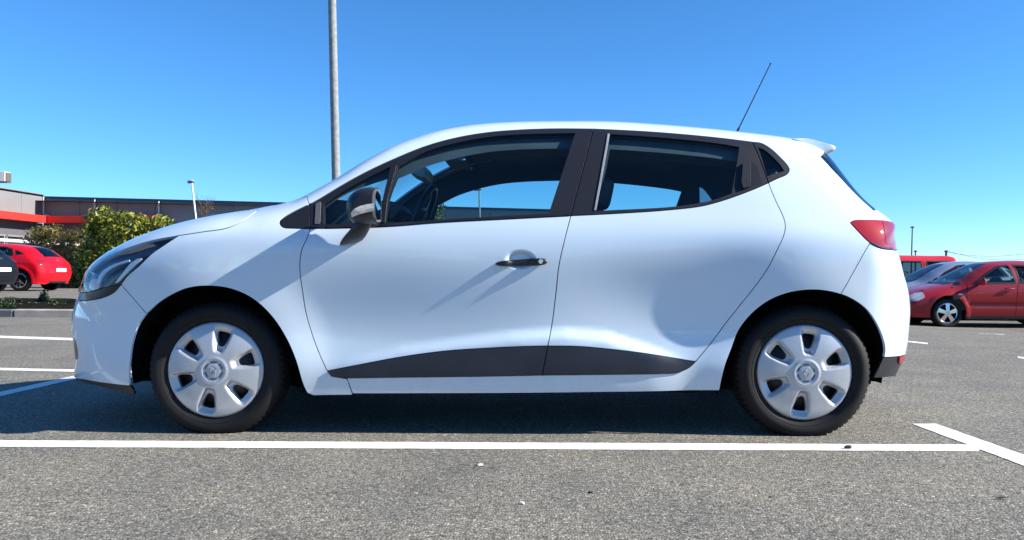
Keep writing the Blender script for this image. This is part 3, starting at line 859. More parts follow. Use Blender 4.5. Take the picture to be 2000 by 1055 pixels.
# ---- front door handle
hx = hp((967, 515), (1070, 511))
for i, sd in enumerate((-1, 1)):
    rings = []
    for t in np.linspace(0, 1, 25):
        px_ = np.array([967 + 103 * t, 515.5 - 4.5 * t]); q = hp(px_)[0]
        w_ = float(car.W(q[None])[0])
        lift = 0.011 * (1 - (2 * t - 1) ** 6) if t < 0.5 else 0.011 * (1 - 0.25 * (2 * t - 1) ** 4)
        hz = 0.0150 * (1 - abs(2 * t - 1) ** 5) ** 0.5 * (0.72 + 0.42 * t) + 0.0006
        hy = 0.0075 * (1 - abs(2 * t - 1) ** 8) ** 0.5 + 0.001
        rings.append([(q[0], sd * (w_ + lift + hy * math.cos(a)), q[1] + hz * math.sin(a)) for a in np.linspace(0, 2 * math.pi, 16, endpoint=False)][::(1 if sd < 0 else -1)])
    h = MB().sweep(rings).build('handle', M['trim'], fdoors[i])
    q = hp((1056, 511))[0]; w_ = float(car.W(q[None])[0])
    m = MB(); m.lathe([(0.0, -0.008), (0.009, -0.008), (0.011, -0.004), (0.011, 0.03)], c=(0, 0, 0), n=20)
    lk = m.build('lock_cylinder', M['chrome'], h)
    lk.data.transform(Matrix.Translation((q[0], sd * (w_ + 0.0125), q[1])) @ (Matrix.Identity(4) if sd < 0 else Matrix.Rotation(R(180), 4, 'Z')))
    m = MB(); q2 = hp((1040, 512))[0]; m.box((q2[0] + 0.012, sd * (float(car.W(q2[None])[0]) + 0.004), q2[1]), (0.05, 0.03, 0.014), bev=0.004); m.build('handle_mount', M['trim'], fdoors[i])

# ---- door mirrors
head = np.array([(731, 363.5), (716, 362.5), (697, 366.5), (681, 378), (673.5, 391), (671.5, 404), (673, 418), (681, 432), (693, 439.5), (712, 441.5), (729, 436)], float)
H = catmull(at_y(head, -0.985)[:, [0, 2]], n=60)
xr_ = H[:, 0].max() + 0.004
Hc = np.vstack([H, [[xr_, H[-1, 1] + 0.004]], [[xr_, H[0, 1] - 0.004]]])
def mir_lift(P, Lr=0.062, p=2.3, y_in=-0.885, dep=0.165):
    u = np.clip(poly_dist(P, H, closed=False) / Lr, 0, 1)
    return y_in - dep * (1 - (1 - u) ** p) ** (1 / p)
def mir_geo(outline, off, res=0.006, back=None):
    lp = dens(np.array(outline), res)
    V, T, loops = fill(lp, [], res, extra_ring(lp))
    h = 0.001
    g = np.stack([(mir_lift(V + [h, 0]) - mir_lift(V - [h, 0])) / (2 * h), -np.ones(len(V)), (mir_lift(V + [0, h]) - mir_lift(V - [0, h])) / (2 * h)], -1)
    N = g / np.linalg.norm(g, axis=1)[:, None]
    P = np.stack([V[:, 0], mir_lift(V), V[:, 1]], -1) + N * off
    F = [tuple(t) for t in T]
    if back is not None:
        k = len(P); l0 = loops[0]; n_ = len(l0)
        A = np.stack([l0[:, 0], mir_lift(l0) - off * 0.5, l0[:, 1]], -1); B = A + [0, back, 0]
        P = np.vstack([P, A, B]); nl = np.tile([[0, -1.0, 0]], (2 * n_, 1)); c_ = l0.mean(0)
        out2 = l0 - c_; out2 /= np.linalg.norm(out2, axis=1)[:, None]
        nl = np.vstack([np.stack([out2[:, 0], 0 * out2[:, 0], out2[:, 1]], -1)] * 2); N = np.vstack([N, nl])
        F += [(k + (i + 1) % n_, k + i, k + n_ + i, k + n_ + (i + 1) % n_) for i in range(n_)]
    return P, F, N
def extra_ring(lp):
    out = []
    for d in (0.001, 0.0025, 0.005):
        out.append(inset(lp, d)[::2])
    return np.vstack(out)
def mirror_side(g, sd):
    P, F, N = g
    return (P, F, N) if sd < 0 else (P * [1, -1, 1], [f[::-1] for f in F], N * [1, -1, 1])
IND = at_y(np.array([(686, 424), (685.5, 417), (692, 409), (704, 403), (718, 399.5), (731.5, 397.5), (732.5, 412), (716, 415), (700, 419.5)], float), -1.04)[:, [0, 2]]
IND = resample(np.vstack([IND, IND[:1]]), step=0.004)[:-1]
for sd in (-1, 1):
    g = mirror_side(mir_geo(Hc, 0.0, back=0.012), sd); mir = mesh_obj('door_mirror', g[0], g[1], M['plastic'], root, True, g[2])
    g = mirror_side(mir_geo(IND, 0.0015), sd); mesh_obj('mirror_indicator', g[0], g[1], M['amber'], mir, True, g[2])
    q = lambda y: y if sd < 0 else -y
    z0_, z1_ = H[:, 1].min() + 0.016, H[:, 1].max() - 0.010; zc_ = (z0_ + z1_) / 2
    bz = [(-0.892, z0_ + 0.01), (-0.985, z0_ + 0.002), (-1.012, z0_ + 0.02), (-1.022, zc_), (-1.014, z1_ - 0.02), (-0.985, z1_ - 0.002), (-0.892, z1_ - 0.006)]
    k = len(bz); m = MB()
    m.add([(xr_ - 0.012, q(y), z) for y, z in bz] + [(xr_ + 0.006, q(y * 0.995), z) for y, z in bz], [tuple(range(k)), tuple(range(2 * k - 1, k - 1, -1))] + [(j, j + k, (j + 1) % k + k, (j + 1) % k) for j in range(k)])
    m.build('mirror_bezel', M['mirrorback'], mir, smooth=False)
    m = MB(); m.add([(xr_ + 0.0075, q(-0.965 + (y + 0.965) * 0.9), zc_ + (z - zc_) * 0.88) for y, z in bz], [tuple(range(k))]); m.build('mirror_glass', M['mirror'], mir, smooth=False)
    pth = [at_y(np.array(p_, float), y) for p_, y in (((712, 424), -0.95), ((705, 442), -0.945), ((695, 458), -0.920), ((688, 470), -0.885), ((685, 476), -0.83))]
    pth = catmull(np.array(pth), n=14); rings = []
    for k, p_ in enumerate(pth):
        t = k / 13; rx = 0.034 + 0.020 * math.sin(min(t * 1.25, 1) * 2.2)
        rings.append([(p_[0] + rx * math.cos(a), q(p_[1] + 0.028 * math.sin(a) * (1 - 0.25 * t)), p_[2] + 0.014 * math.sin(a) * (1 - t) + 0.012 * math.cos(a)) for a in np.linspace(0, 2 * math.pi, 18, endpoint=False)][::(1 if sd < 0 else -1)])
    MB().sweep(rings).build('mirror_stalk', M['plastic'], mir)

# ---- cabin
m = MB(); m.prism(at_y(np.array([(590, 470), (600, 420), (650, 410), (710, 408), (742, 411), (772, 418), (778, 432), (770, 470), (740, 560), (600, 560)], float), -0.2)[:, [0, 2]], -0.70, 0.70)
m.build('dashboard', M['interior'], root, smooth=False)
m = MB(); m.prism(at_y(np.array([(735, 420), (748, 402), (765, 397), (788, 402), (795, 415), (780, 430), (745, 436)], float), -0.38)[:, [0, 2]], -0.56, -0.20); m.build('instrument_hood', M['interior'], root, smooth=False)
sw = at_y(np.array([818.0, 432.0]), -0.37); tl = R(24)
ax_u = np.array([math.sin(tl), 0, math.cos(tl)]); ax_v = np.array([0, 1.0, 0]); ax_n = np.cross(ax_v, ax_u)
circ = [sw + 0.182 * (math.cos(a) * ax_u + math.sin(a) * ax_v) for a in np.linspace(0, 2 * math.pi, 41)]
m = MB(); m.tube(circ, 0.016, n=8, caps=False)
for a in (R(90), R(-90), R(180)): m.tube([sw, sw + 0.18 * (math.cos(a) * ax_u + math.sin(a) * ax_v)], 0.015, n=6)
m.tube([sw - ax_n * 0.02, sw + ax_n * 0.02], 0.062, n=16); m.tube([sw, sw + np.array([-0.25, 0, -0.10])], 0.03, n=8)
m.build('steering_wheel', M['trim'], root)
def cushion(m, path, half_w, y_c, thick, n=20):
    rings = []
    path = catmull(np.array(path, float), n=14)
    tg = np.gradient(path, axis=0); tg /= np.linalg.norm(tg, axis=1)[:, None]
    for k, (p, t) in enumerate(zip(path, tg)):
        nrm = np.array([-t[1], t[0]]); e = abs(2 * k / 13 - 1); s_ = (1 - e ** 6) ** 0.5 * 0.5 + 0.5
        ring = []
        for a in np.linspace(0, 2 * math.pi, n, endpoint=False):
            c_, s2 = math.cos(a), math.sin(a)
            u = math.copysign(abs(c_) ** 0.5, c_) * half_w * s_; v = math.copysign(abs(s2) ** 0.6, s2) * thick * s_
            q = p + nrm * v
            ring.append((q[0], y_c + u, q[1]))
        rings.append(ring)
    m.sweep(rings)
for yc in (-0.37, 0.37):
    m = MB(); cushion(m, [(-0.42, 0.47), (-0.2, 0.50), (0.08, 0.46)], 0.25, yc, 0.075); cushion(m, [(0.06, 0.46), (0.16, 0.70), (0.26, 0.93), (0.29, 1.0)], 0.24, yc, 0.065)
    st = m.build('front_seat', M['fabric'], root)
    m = MB(); cushion(m, [(0.30, 1.03), (0.315, 1.10), (0.33, 1.175)], 0.13, yc, 0.048); m.tube([(0.28, yc - 0.06, 0.98), (0.30, yc - 0.06, 1.06)], 0.007, n=6); m.tube([(0.28, yc + 0.06, 0.98), (0.30, yc + 0.06, 1.06)], 0.007, n=6)
    m.build('headrest', M['fabric'], st)
m = MB(); cushion(m, [(0.45, 0.46), (0.62, 0.49), (0.86, 0.46)], 0.62, 0, 0.08); cushion(m, [(0.80, 0.48), (0.86, 0.70), (0.92, 0.90)], 0.60, 0, 0.06)
rs = m.build('rear_seat', M['fabric'], root)
for yc in (-0.36, 0.36):
    m = MB(); cushion(m, [(0.80, 0.92), (0.815, 1.0), (0.82, 1.06)], 0.12, yc, 0.042); m.build('headrest', M['fabric'], rs)
mc = at_y(np.array([822.0, 340.0]), -0.02)
m = MB(); pol = at_y(np.array([(804, 328), (812, 322), (836, 330), (841, 340), (838, 354), (828, 354), (808, 345)], float), -0.02)[:, [0, 2]]
rings = []
for y, s_ in ((-0.13, 0.75), (-0.12, 0.95), (0.10, 1.0), (0.12, 0.8)):
    c_ = pol.mean(0); rings.append([(c_[0] + (a - c_[0]) * s_, y, c_[1] + (b - c_[1]) * s_) for a, b in pol])
m.sweep(rings); m.tube([mc, mc + np.array([-0.03, 0, 0.10])], 0.012, n=8)
m.build('rear_view_mirror', M['cabinmirror'], root)
for yc in (-0.35, 0.35):
    a, b = at_y(np.array([850.0, 300.0]), yc), at_y(np.array([930.0, 290.0]), yc)
    m = MB(); m.box(((a[0] + b[0]) / 2 + 0.02, yc, 1.345), (0.13, 0.34, 0.014), rot=Matrix.Rotation(R(6), 4, 'Y')); m.build('sun_visor', M['liner'], root)

# ---- wheels
HR = 0.2135
def pocket(P):
    """depth of the six recesses of the wheel cover at points P (unit radius)"""
    r = np.hypot(P[:, 0], P[:, 1]); th = np.arctan2(P[:, 1], P[:, 0])
    d = np.zeros(len(P))
    k = np.round(th / (math.pi / 3)); t = th - k * math.pi / 3
    a, b = r * np.cos(t), r * np.sin(t)
    hw = np.interp(a, [0.30, 0.40, 0.55, 0.75, 0.95], [0.0, 0.115, 0.165, 0.205, 0.215])
    inn = np.minimum((hw - np.abs(b)), (a - 0.345) * 0.8)
    ins = sstep(0.0, 0.085, inn) * (1 - sstep(0.76, 0.975, r))
    return ins
def hub_lift(P):
    r = np.hypot(P[:, 0], P[:, 1])
    z = 0.020 * (1 - r ** 2.4) ** 0.8 if False else 0.022 * (1 - np.clip(r, 0, 1) ** 3)
    z = z + 0.004 * sstep(0.30, 0.255, r) - 0.004 * sstep(0.235, 0.205, r) + 0.0025 * sstep(0.16, 0.13, r)
    z = z - 0.021 * pocket(P) - 0.012 * sstep(0.955, 1.0, r)
    return z
def hub_geo():
    n = 120; out = np.array([(math.cos(a), math.sin(a)) for a in np.linspace(0, 2 * math.pi, n, endpoint=False)])
    holes = []
    for k in range(6):
        a = k * math.pi / 3
        hl = catmull(np.array([(0.49, 0.0), (0.515, 0.062), (0.61, 0.098), (0.755, 0.130), (0.785, 0.124), (0.80, 0.0), (0.785, -0.124), (0.755, -0.130), (0.61, -0.098), (0.515, -0.062)]), step=0.03, closed=True)[:-1]
        c_, s2 = math.cos(a), math.sin(a)
        holes.append(np.stack([hl[:, 0] * c_ - hl[:, 1] * s2, hl[:, 0] * s2 + hl[:, 1] * c_], -1))
    V, T, loops = fill(out, holes, 0.026)
    z = hub_lift(V) / HR
    P = np.stack([V[:, 0], -z, V[:, 1]], -1); F = [tuple(t) for t in T]
    b = len(P); extra = []
    for lp in loops:
        zz = hub_lift(lp) / HR; k = len(lp); i = np.arange(k); j = (i + 1) % k
        extra += [np.stack([lp[:, 0], -zz, lp[:, 1]], -1), np.stack([lp[:, 0], -zz + 0.10, lp[:, 1]], -1)]
        F += [(b + x, b + y, b + k + y, b + k + x) for x, y in zip(i, j)]
        b += 2 * k
    return np.vstack([P] + extra) * HR, F
HV, HF = hub_geo()
def make_wheel(c, sd, ang, steer=0.0, name='wheel'):
    wroot = empty(name, (0, 0, 0), 0, root)
    Mx = Matrix.Translation(c) @ Matrix.Rotation(steer, 4, 'Z') @ (Matrix.Rotation(R(180), 4, 'Z') if sd > 0 else Matrix.Identity(4))
    # tyre, outer side towards -y
    TR = 0.2965
    prof = [(0.196, 0.02), (0.2005, 0.004), (0.206, -0.004), (0.216, -0.010), (0.228, -0.017), (0.242, -0.0225), (0.256, -0.024), (0.268, -0.0215), (0.278, -0.014), (0.2855, -0.004), (0.2905, 0.006), (0.293, 0.016), (0.294, 0.04), (0.294, 0.13), (0.29, 0.16), (0.27, 0.18), (0.24, 0.178), (0.20, 0.165)]
    m = MB(); m.lathe(prof, n=96)
    nb = 66
    for k in range(nb):                                       # shoulder lugs and tread blocks
        a0 = 2 * math.pi * k / nb
        for (y0_, y1_, r0_, r1_, da, ph) in ((-0.0155, 0.032, 0.276, TR, 0.62, 0.0), (0.038, 0.082, 0.288, TR, 0.66, 0.35), (0.088, 0.132, 0.288, TR, 0.66, 0.0), (0.138, 0.172, 0.276, TR - 0.004, 0.62, 0.35)):
            w_ = math.pi / nb * da; a_ = a0 + ph * 2 * math.pi / nb
            V = []
            for aa in (a_ - w_, a_ + w_):
                sk = 0.25 * (aa - a_)
                for yy, rr in ((y0_, r0_), (y0_ + (0.018 if y0_ < 0 else 0.002), r1_ - (0.004 if y0_ < 0 else 0)), (y0_ + (0.026 if y0_ < 0 else 0.004), r1_), (y1_, r1_), (y1_, r0_)):
                    V.append((rr * math.cos(aa), yy, rr * math.sin(aa)))
            m.add(V, [(0, 1, 2, 3, 4), (9, 8, 7, 6, 5), (0, 5, 6, 1), (1, 6, 7, 2), (2, 7, 8, 3), (3, 8, 9, 4), (4, 9, 5, 0)])
    # ribs moulded in the sidewall
    for r_ in (0.2115, 0.2335): m.lathe([(r_ - 0.0012, np.interp(r_, [p[0] for p in prof[:7]], [p[1] for p in prof[:7]]) - 0.0002), (r_, np.interp(r_, [p[0] for p in prof[:7]], [p[1] for p in prof[:7]]) - 0.0016), (r_ + 0.0012, np.interp(r_, [p[0] for p in prof[:7]], [p[1] for p in prof[:7]]) - 0.0002)], n=96)
    V = np.array(m.V)
    zf = -c[2]                                                # flat where it meets the ground
    low = V[:, 2] < zf + 0.0005
    sq = np.clip((zf + 0.05 - V[:, 2]) / 0.07, 0, 1) ** 2
    V[:, 1] -= 0.006 * sq * (V[:, 1] < 0.0)
    V[low, 2] = zf + 0.0005
    m.V = V
    ty = m.build('tyre', M['rubber'], wroot); ty.data.transform(Mx)
    rim = MB(); rim.lathe([(0.202, 0.0), (0.198, -0.004), (0.190, 0.004), (0.186, 0.03), (0.183, 0.10), (0.190, 0.165)], n=64); rim.lathe([(0.182, 0.045), (0.15, 0.035), (0.12, 0.015), (0.09, 0.006), (0.06, 0.012), (0.0, 0.012)], n=48)
    o = rim.build('steel_rim', M['steel'], wroot); o.data.transform(Mx)
    dsc = MB(); dsc.lathe([(0.0, 0.07), (0.125, 0.07), (0.128, 0.075), (0.128, 0.09), (0.0, 0.095)], n=40)
    o = dsc.build('brake_disc', M['disc'], wroot); o.data.transform(Mx)
    R2 = np.array(Matrix.Rotation(-ang, 3, 'Y'))
    hv = HV @ R2.T
    o = mesh_obj('wheel_cover', hv + [0, -0.012, 0], HF, M['hubcap'], wroot); o.data.set_sharp_from_angle(angle=R(50)); o.data.transform(Mx)
    # emblem: a ring of short dashes round an upright lozenge
    e = MB(); zc = -0.012 - 0.0245
    for k in range(6):
        a = [k * math.pi / 3 + t for t in np.linspace(0.16, 0.86, 6)]
        e.tube([(0.037 * math.cos(q_), zc + 0.0012, 0.037 * math.sin(q_)) for q_ in a], 0.0022, n=6)
    o = e.build('emblem_ring', M['trim'], wroot); o.data.transform(Mx)
    e = MB(); lz = [(0, 0.023), (0.0155, 0.0), (0, -0.023), (-0.0155, 0.0)]
    a_e = 0.45 if steer else 0.05
    ro = lambda p: (p[0] * math.cos(a_e) - p[1] * math.sin(a_e), p[0] * math.sin(a_e) + p[1] * math.cos(a_e))
    inn = [(p[0] * 0.52, p[1] * 0.52) for p in lz]
    V = [(ro(p)[0], zc - 0.002, ro(p)[1]) for p in lz] + [(ro(p)[0], zc - 0.0045, ro(p)[1]) for p in [(0.80 * p[0], 0.80 * p[1]) for p in lz]] + [(ro(p)[0], zc - 0.0015, ro(p)[1]) for p in inn]
    F = [(k, (k + 1) % 4, 4 + (k + 1) % 4, 4 + k) for k in range(4)] + [(4 + k, 4 + (k + 1) % 4, 8 + (k + 1) % 4, 8 + k) for k in range(4)]
    o = MB().add(V, F).build('lozenge_emblem', M['chrome'], wroot, smooth=False); o.data.transform(Mx)
    return wroot
for sd in (-1, 1):
    make_wheel((FWX, sd * 0.800, WZ), sd, R(78), R(1.5))
    make_wheel((RWX, sd * 0.800, WZ), sd, R(83), 0.0)

# ================================================================ ground
def terrain(x, y):
    x = np.asarray(x, float); y = np.asarray(y, float)
    ry = sstep(1.5, 13.0, y)
    zr = -0.40 * sstep(1.0, 10.5, x) * ry
    zl = 0.118 * sstep(-2.0, -14.0, x) * sstep(4.0, 20.0, y)
    return zr + zl
def ray_ground(px, lift=0.0):
    px = np.atleast_2d(np.array(px, float)); out = []
    for p in px:
        d = ray(p); t = 2.0
        lo, hi = 1.0, 400.0
        f = lambda t: CAM[2] + d[2] * t - terrain(CAM[0] + d[0] * t, CAM[1] + d[1] * t) - lift
        ts = np.geomspace(1.0, 400, 300); v = np.array([f(q) for q in ts])
        k = int(np.argmax(v < 0)); lo, hi = ts[max(k - 1, 0)], ts[k]
        for _ in range(30):
            m = (lo + hi) / 2
            if f(m) > 0: lo = m
            else: hi = m
        out.append(CAM + d * hi)
    return np.array(out)

def asphalt_mat():
    m, nt, out = nodes_of('worn_asphalt')
    L = nt.links.new; N = nt.nodes.new
    b = N('ShaderNodeBsdfPrincipled'); L(b.outputs[0], out.inputs[0])
    b.inputs['Roughness'].default_value = 0.88; b.inputs['Specular IOR Level'].default_value = 0.25
    tc = N('ShaderNodeTexCoord')
    v = N('ShaderNodeTexVoronoi'); v.inputs['Scale'].default_value = 140; L(tc.outputs['Object'], v.inputs['Vector'])
    sep = N('ShaderNodeSeparateColor'); L(v.outputs['Color'], sep.inputs[0])
    cr = N('ShaderNodeValToRGB'); L(sep.outputs[0], cr.inputs[0])
    e = cr.color_ramp.elements
    e[0].position, e[0].color = 0.0, (0.085, 0.080, 0.070, 1)
    e[1].position, e[1].color = 1.0, (0.48, 0.46, 0.42, 1)
    for p, c in ((0.18, (0.150, 0.143, 0.125)), (0.55, (0.212, 0.202, 0.176)), (0.86, (0.258, 0.246, 0.216)), (0.95, (0.33, 0.315, 0.28))):
        q = cr.color_ramp.elements.new(p); q.color = (*c, 1)
    # dark binder between the chips
    mr = N('ShaderNodeMapRange'); mr.inputs[1].default_value, mr.inputs[2].default_value, mr.inputs[3].default_value, mr.inputs[4].default_value = 0.28, 0.62, 1.0, 0.62
    L(v.outputs['Distance'], mr.inputs[0])
    mx = N('ShaderNodeMix'); mx.data_type = 'RGBA'; mx.blend_type = 'MULTIPLY'; mx.inputs[0].default_value = 1
    L(cr.outputs[0], mx.inputs[6]); L(mr.outputs[0], mx.inputs[7])
    # patches: tone and hue drift, worn bands, a few oil spots
    n1 = N('ShaderNodeTexNoise'); n1.inputs['Scale'].default_value = 1.6; n1.inputs['Detail'].default_value = 6; n1.inputs['Roughness'].default_value = 0.62
    L(tc.outputs['Object'], n1.inputs['Vector'])
    r1 = N('ShaderNodeValToRGB'); L(n1.outputs[0], r1.inputs[0])
    r1.color_ramp.elements[0].position, r1.color_ramp.elements[0].color = 0.28, (0.84, 0.86, 0.88, 1)
    r1.color_ramp.elements[1].position, r1.color_ramp.elements[1].color = 0.72, (1.28, 1.23, 1.13, 1)
    m2 = N('ShaderNodeMix'); m2.data_type = 'RGBA'; m2.blend_type = 'MULTIPLY'; m2.inputs[0].default_value = 1
    L(mx.outputs[2], m2.inputs[6]); L(r1.outputs[0], m2.inputs[7])
    n2 = N('ShaderNodeTexNoise'); n2.inputs['Scale'].default_value = 0.9; n2.inputs['Detail'].default_value = 2; L(tc.outputs['Object'], n2.inputs['Vector'])
    r2 = N('ShaderNodeValToRGB'); L(n2.outputs[0], r2.inputs[0])
    r2.color_ramp.elements[0].position, r2.color_ramp.elements[0].color = 0.28, (0.55, 0.55, 0.56, 1)
    r2.color_ramp.elements[1].position, r2.color_ramp.elements[1].color = 0.36, (1, 1, 1, 1)
    m3 = N('ShaderNodeMix'); m3.data_type = 'RGBA'; m3.blend_type = 'MULTIPLY'; m3.inputs[0].default_value = 0.7
    L(m2.outputs[2], m3.inputs[6]); L(r2.outputs[0], m3.inputs[7])
    n3 = N('ShaderNodeTexNoise'); n3.inputs['Scale'].default_value = 38; n3.inputs['Detail'].default_value = 4; L(tc.outputs['Object'], n3.inputs['Vector'])
    r3 = N('ShaderNodeMapRange'); r3.inputs[1].default_value, r3.inputs[2].default_value, r3.inputs[3].default_value, r3.inputs[4].default_value = 0.3, 0.7, 0.78, 1.22
    L(n3.outputs[0], r3.inputs[0])
    m4 = N('ShaderNodeMix'); m4.data_type = 'RGBA'; m4.blend_type = 'MULTIPLY'; m4.inputs[0].default_value = 1
    L(m3.outputs[2], m4.inputs[6]); L(r3.outputs[0], m4.inputs[7])
    L(m4.outputs[2], b.inputs['Base Color'])
    ad = N('ShaderNodeMath'); ad.operation = 'MULTIPLY_ADD'; ad.inputs[1].default_value = -1.0; L(v.outputs['Distance'], ad.inputs[0]); L(n3.outputs[0], ad.inputs[2])
    bp = N('ShaderNodeBump'); bp.inputs['Strength'].default_value = 0.65; bp.inputs['Distance'].default_value = 0.004
    L(ad.outputs[0], bp.inputs['Height']); L(bp.outputs[0], b.inputs['Normal'])
    return m
M['asphalt'] = asphalt_mat()
def paint_line_mat():
    m, nt, out = nodes_of('road_marking_paint')
    L = nt.links.new; N = nt.nodes.new
    b = N('ShaderNodeBsdfPrincipled'); L(b.outputs[0], out.inputs[0]); b.inputs['Roughness'].default_value = 0.7
    tc = N('ShaderNodeTexCoord'); n = N('ShaderNodeTexNoise'); n.inputs['Scale'].default_value = 30; n.inputs['Detail'].default_value = 8; n.inputs['Roughness'].default_value = 0.7
    L(tc.outputs['Object'], n.inputs['Vector'])
    r = N('ShaderNodeValToRGB'); L(n.outputs[0], r.inputs[0])
    r.color_ramp.elements[0].position, r.color_ramp.elements[0].color = 0.33, (0.30, 0.29, 0.27, 1)
    r.color_ramp.elements[1].position, r.color_ramp.elements[1].color = 0.40, (0.70, 0.70, 0.67, 1)
    L(r.outputs[0], b.inputs['Base Color'])
    v = N('ShaderNodeTexVoronoi'); v.inputs['Scale'].default_value = 118; L(tc.outputs['Object'], v.inputs['Vector'])
    bp = N('ShaderNodeBump'); bp.inputs['Strength'].default_value = 0.4; bp.inputs['Distance'].default_value = 0.003; bp.invert = True
    L(v.outputs['Distance'], bp.inputs['Height']); L(bp.outputs[0], b.inputs['Normal'])
    return m
M['line'] = paint_line_mat()
gxs = np.unique(np.concatenate([np.linspace(-900, -60, 12), np.linspace(-60, -20, 21), np.linspace(-20, 20, 81), np.linspace(20, 60, 21), np.linspace(60, 900, 12)]))
gys = np.unique(np.concatenate([np.linspace(-60, -4, 12), np.linspace(-4, 24, 57), np.linspace(24, 80, 20), np.geomspace(80, 2500, 12)]))
GX, GY = np.meshgrid(gxs, gys); GZ = terrain(GX, GY)
nx = len(gxs)
ground = mesh_obj('parking_ground', np.stack([GX.ravel(), GY.ravel(), GZ.ravel()], -1), [(j * nx + i, j * nx + i + 1, (j + 1) * nx + i + 1, (j + 1) * nx + i) for j in range(len(gys) - 1) for i in range(nx - 1)], M['asphalt'])
tag(ground, 'worn grey asphalt of the car park', None, None, 'structure')

def marking(pts, n=40, seed=0, ragged=0.0025):
    """a painted strip: four corners (x, y) a0-a1 along one edge, b0-b1 along the other"""
    rnd = np.random.RandomState(seed)
    (a0, a1, b0, b1) = [np.array(p, float) for p in pts]
    V = []; F = []
    for k in range(n + 1):
        t = k / n
        for e, (p, q) in enumerate(((a0, a1), (b0, b1))):
            w = p + (q - p) * t + rnd.uniform(-ragged, ragged, 2)
            V.append((w[0], w[1], float(terrain(w[0], w[1])) + 0.0018))
    for k in range(n): F.append((2 * k, 2 * k + 1, 2 * k + 3, 2 * k + 2))
    o = mesh_obj('parking_line', V, F, M['line'], ground)
    return o
gp = lambda *p: ray_ground(np.array(p, float))[:, :2]
near = gp((0, 860.5), (1880, 869), (0, 873.5), (1900, 882))
dirn = (near[1] - near[0]) / np.linalg.norm(near[1] - near[0])
marking([near[0] - dirn * 3.5, near[1] + dirn * 0.09, near[2] - dirn * 3.5, near[3] + dirn * 0.02], 220, 1)
rl = gp((1781, 828.5), (2000, 911), (1828, 828.5), (2000, 888))
d2 = (rl[1] - rl[0]) / np.linalg.norm(rl[1] - rl[0])
q1 = rl[2] + d2 * 2.6; q0 = rl[0] + d2 * 2.6
o = marking([rl[0], q0, rl[2], q1], 60, 2); o.location.z = 0.0008
ll = gp((0, 766), (140, 736.5), (0, 780), (146, 744))
d3 = np.array([0.0, 1.0])
marking([ll[0] - d3 * 1.5, ll[0] + d3 * 6.2, ll[0] - d3 * 1.5 + [0.11, 0], ll[0] + d3 * 6.2 + [0.11, 0]], 80, 3)
for k, (pa, pb, h) in enumerate((((0, 719), (140, 722), 4.5), ((0, 656), (140, 660.5), 4.5))):
    a, b_, c_, d_ = gp(pa, pb, (pa[0], pa[1] + h), (pb[0], pb[1] + h))
    e = (b_ - a) / np.linalg.norm(b_ - a)
    marking([a - e * 2.5, a + e * (4.4 if k == 0 else 5.6), c_ - e * 2.5, c_ + e * (4.4 if k == 0 else 5.6)], 60, 4 + k)
for k, (pa, pb, h, ext) in enumerate((((1768, 665.5), (1812, 670), 2.6, (2.0, 0)), ((1988, 696.5), (2000, 698), 3.0, (0, 4.0)), ((1912, 651), (1962, 653), 1.4, (0, 0)))):
    a, b_, c_, d_ = gp(pa, pb, (pa[0], pa[1] + h), (pb[0], pb[1] + h))
    e = (b_ - a) / np.linalg.norm(b_ - a)
    marking([a - e * ext[0], b_ + e * ext[1], c_ - e * ext[0], d_ + e * ext[1]], 40, 8 + k)

# ================================================================ kerbed island on the left
M['kerb'] = pmat('kerb_concrete', (0.38, 0.34, 0.28), 0.9, var=0.22, vscale=5, bump=0.3, bscale=60)
M['kerbdark'] = pmat('dark_kerb_concrete', (0.13, 0.13, 0.14), 0.9, var=0.25, vscale=5, bump=0.3, bscale=60)
M['mulch'] = pmat('dark_bark_mulch', (0.014, 0.013, 0.012), 0.95, spec=0.0, var=0.6, vscale=9, bump=0.9, bscale=30)
ka, kb = np.array([-8.3, 8.05, 0.0]), np.array([-7.0, 8.03, 0.0])
kd = (kb - ka)[:2] / np.linalg.norm((kb - ka)[:2]); kn = np.array([-kd[1], kd[0]])
isl = empty('planted_island', (ka[0], ka[1], 0))
tag(isl, 'long kerbed planting bed of dark bark left of the white car', 'planting bed')
kerb_h = 0.125
L_isl = 1.0
for k in range(-5, 7):
    s0 = k * L_isl - 0.82; m = MB()
    c0 = ka[:2] + kd * (s0 + L_isl / 2) + kn * 0.07
    rz = math.atan2(kd[1], kd[0])
    m.box((c0[0], c0[1], kerb_h / 2 - 0.02 + 0.004 * ((k * 7) % 3 - 1)), (L_isl - 0.012, 0.14, kerb_h + 0.05), rot=Matrix.Rotation(rz + 0.004 * ((k * 5) % 3 - 1), 4, 'Z'), bev=0.018)
    m.build('kerb_stone', M['kerbdark'] if k in (-2, 0) else M['kerb'], isl, smooth=False)
rnd = np.random.RandomState(5)
nu, nv = 90, 40; V = []; F = []
for i in range(nu + 1):
    for j in range(nv + 1):
        p = ka[:2] + kd * (-6 + 12.8 * i / nu) + kn * (0.14 + 4.6 * j / nv)
        V.append((p[0], p[1], float(terrain(p[0], p[1])) + 0.06 + 0.035 * rnd.rand() + 0.05 * math.sin(j / nv * math.pi)))
for i in range(nu):
    for j in range(nv): F.append((i * (nv + 1) + j, (i + 1) * (nv + 1) + j, (i + 1) * (nv + 1) + j + 1, i * (nv + 1) + j + 1))
mesh_obj('bark_mulch', V, F, M['mulch'], isl)

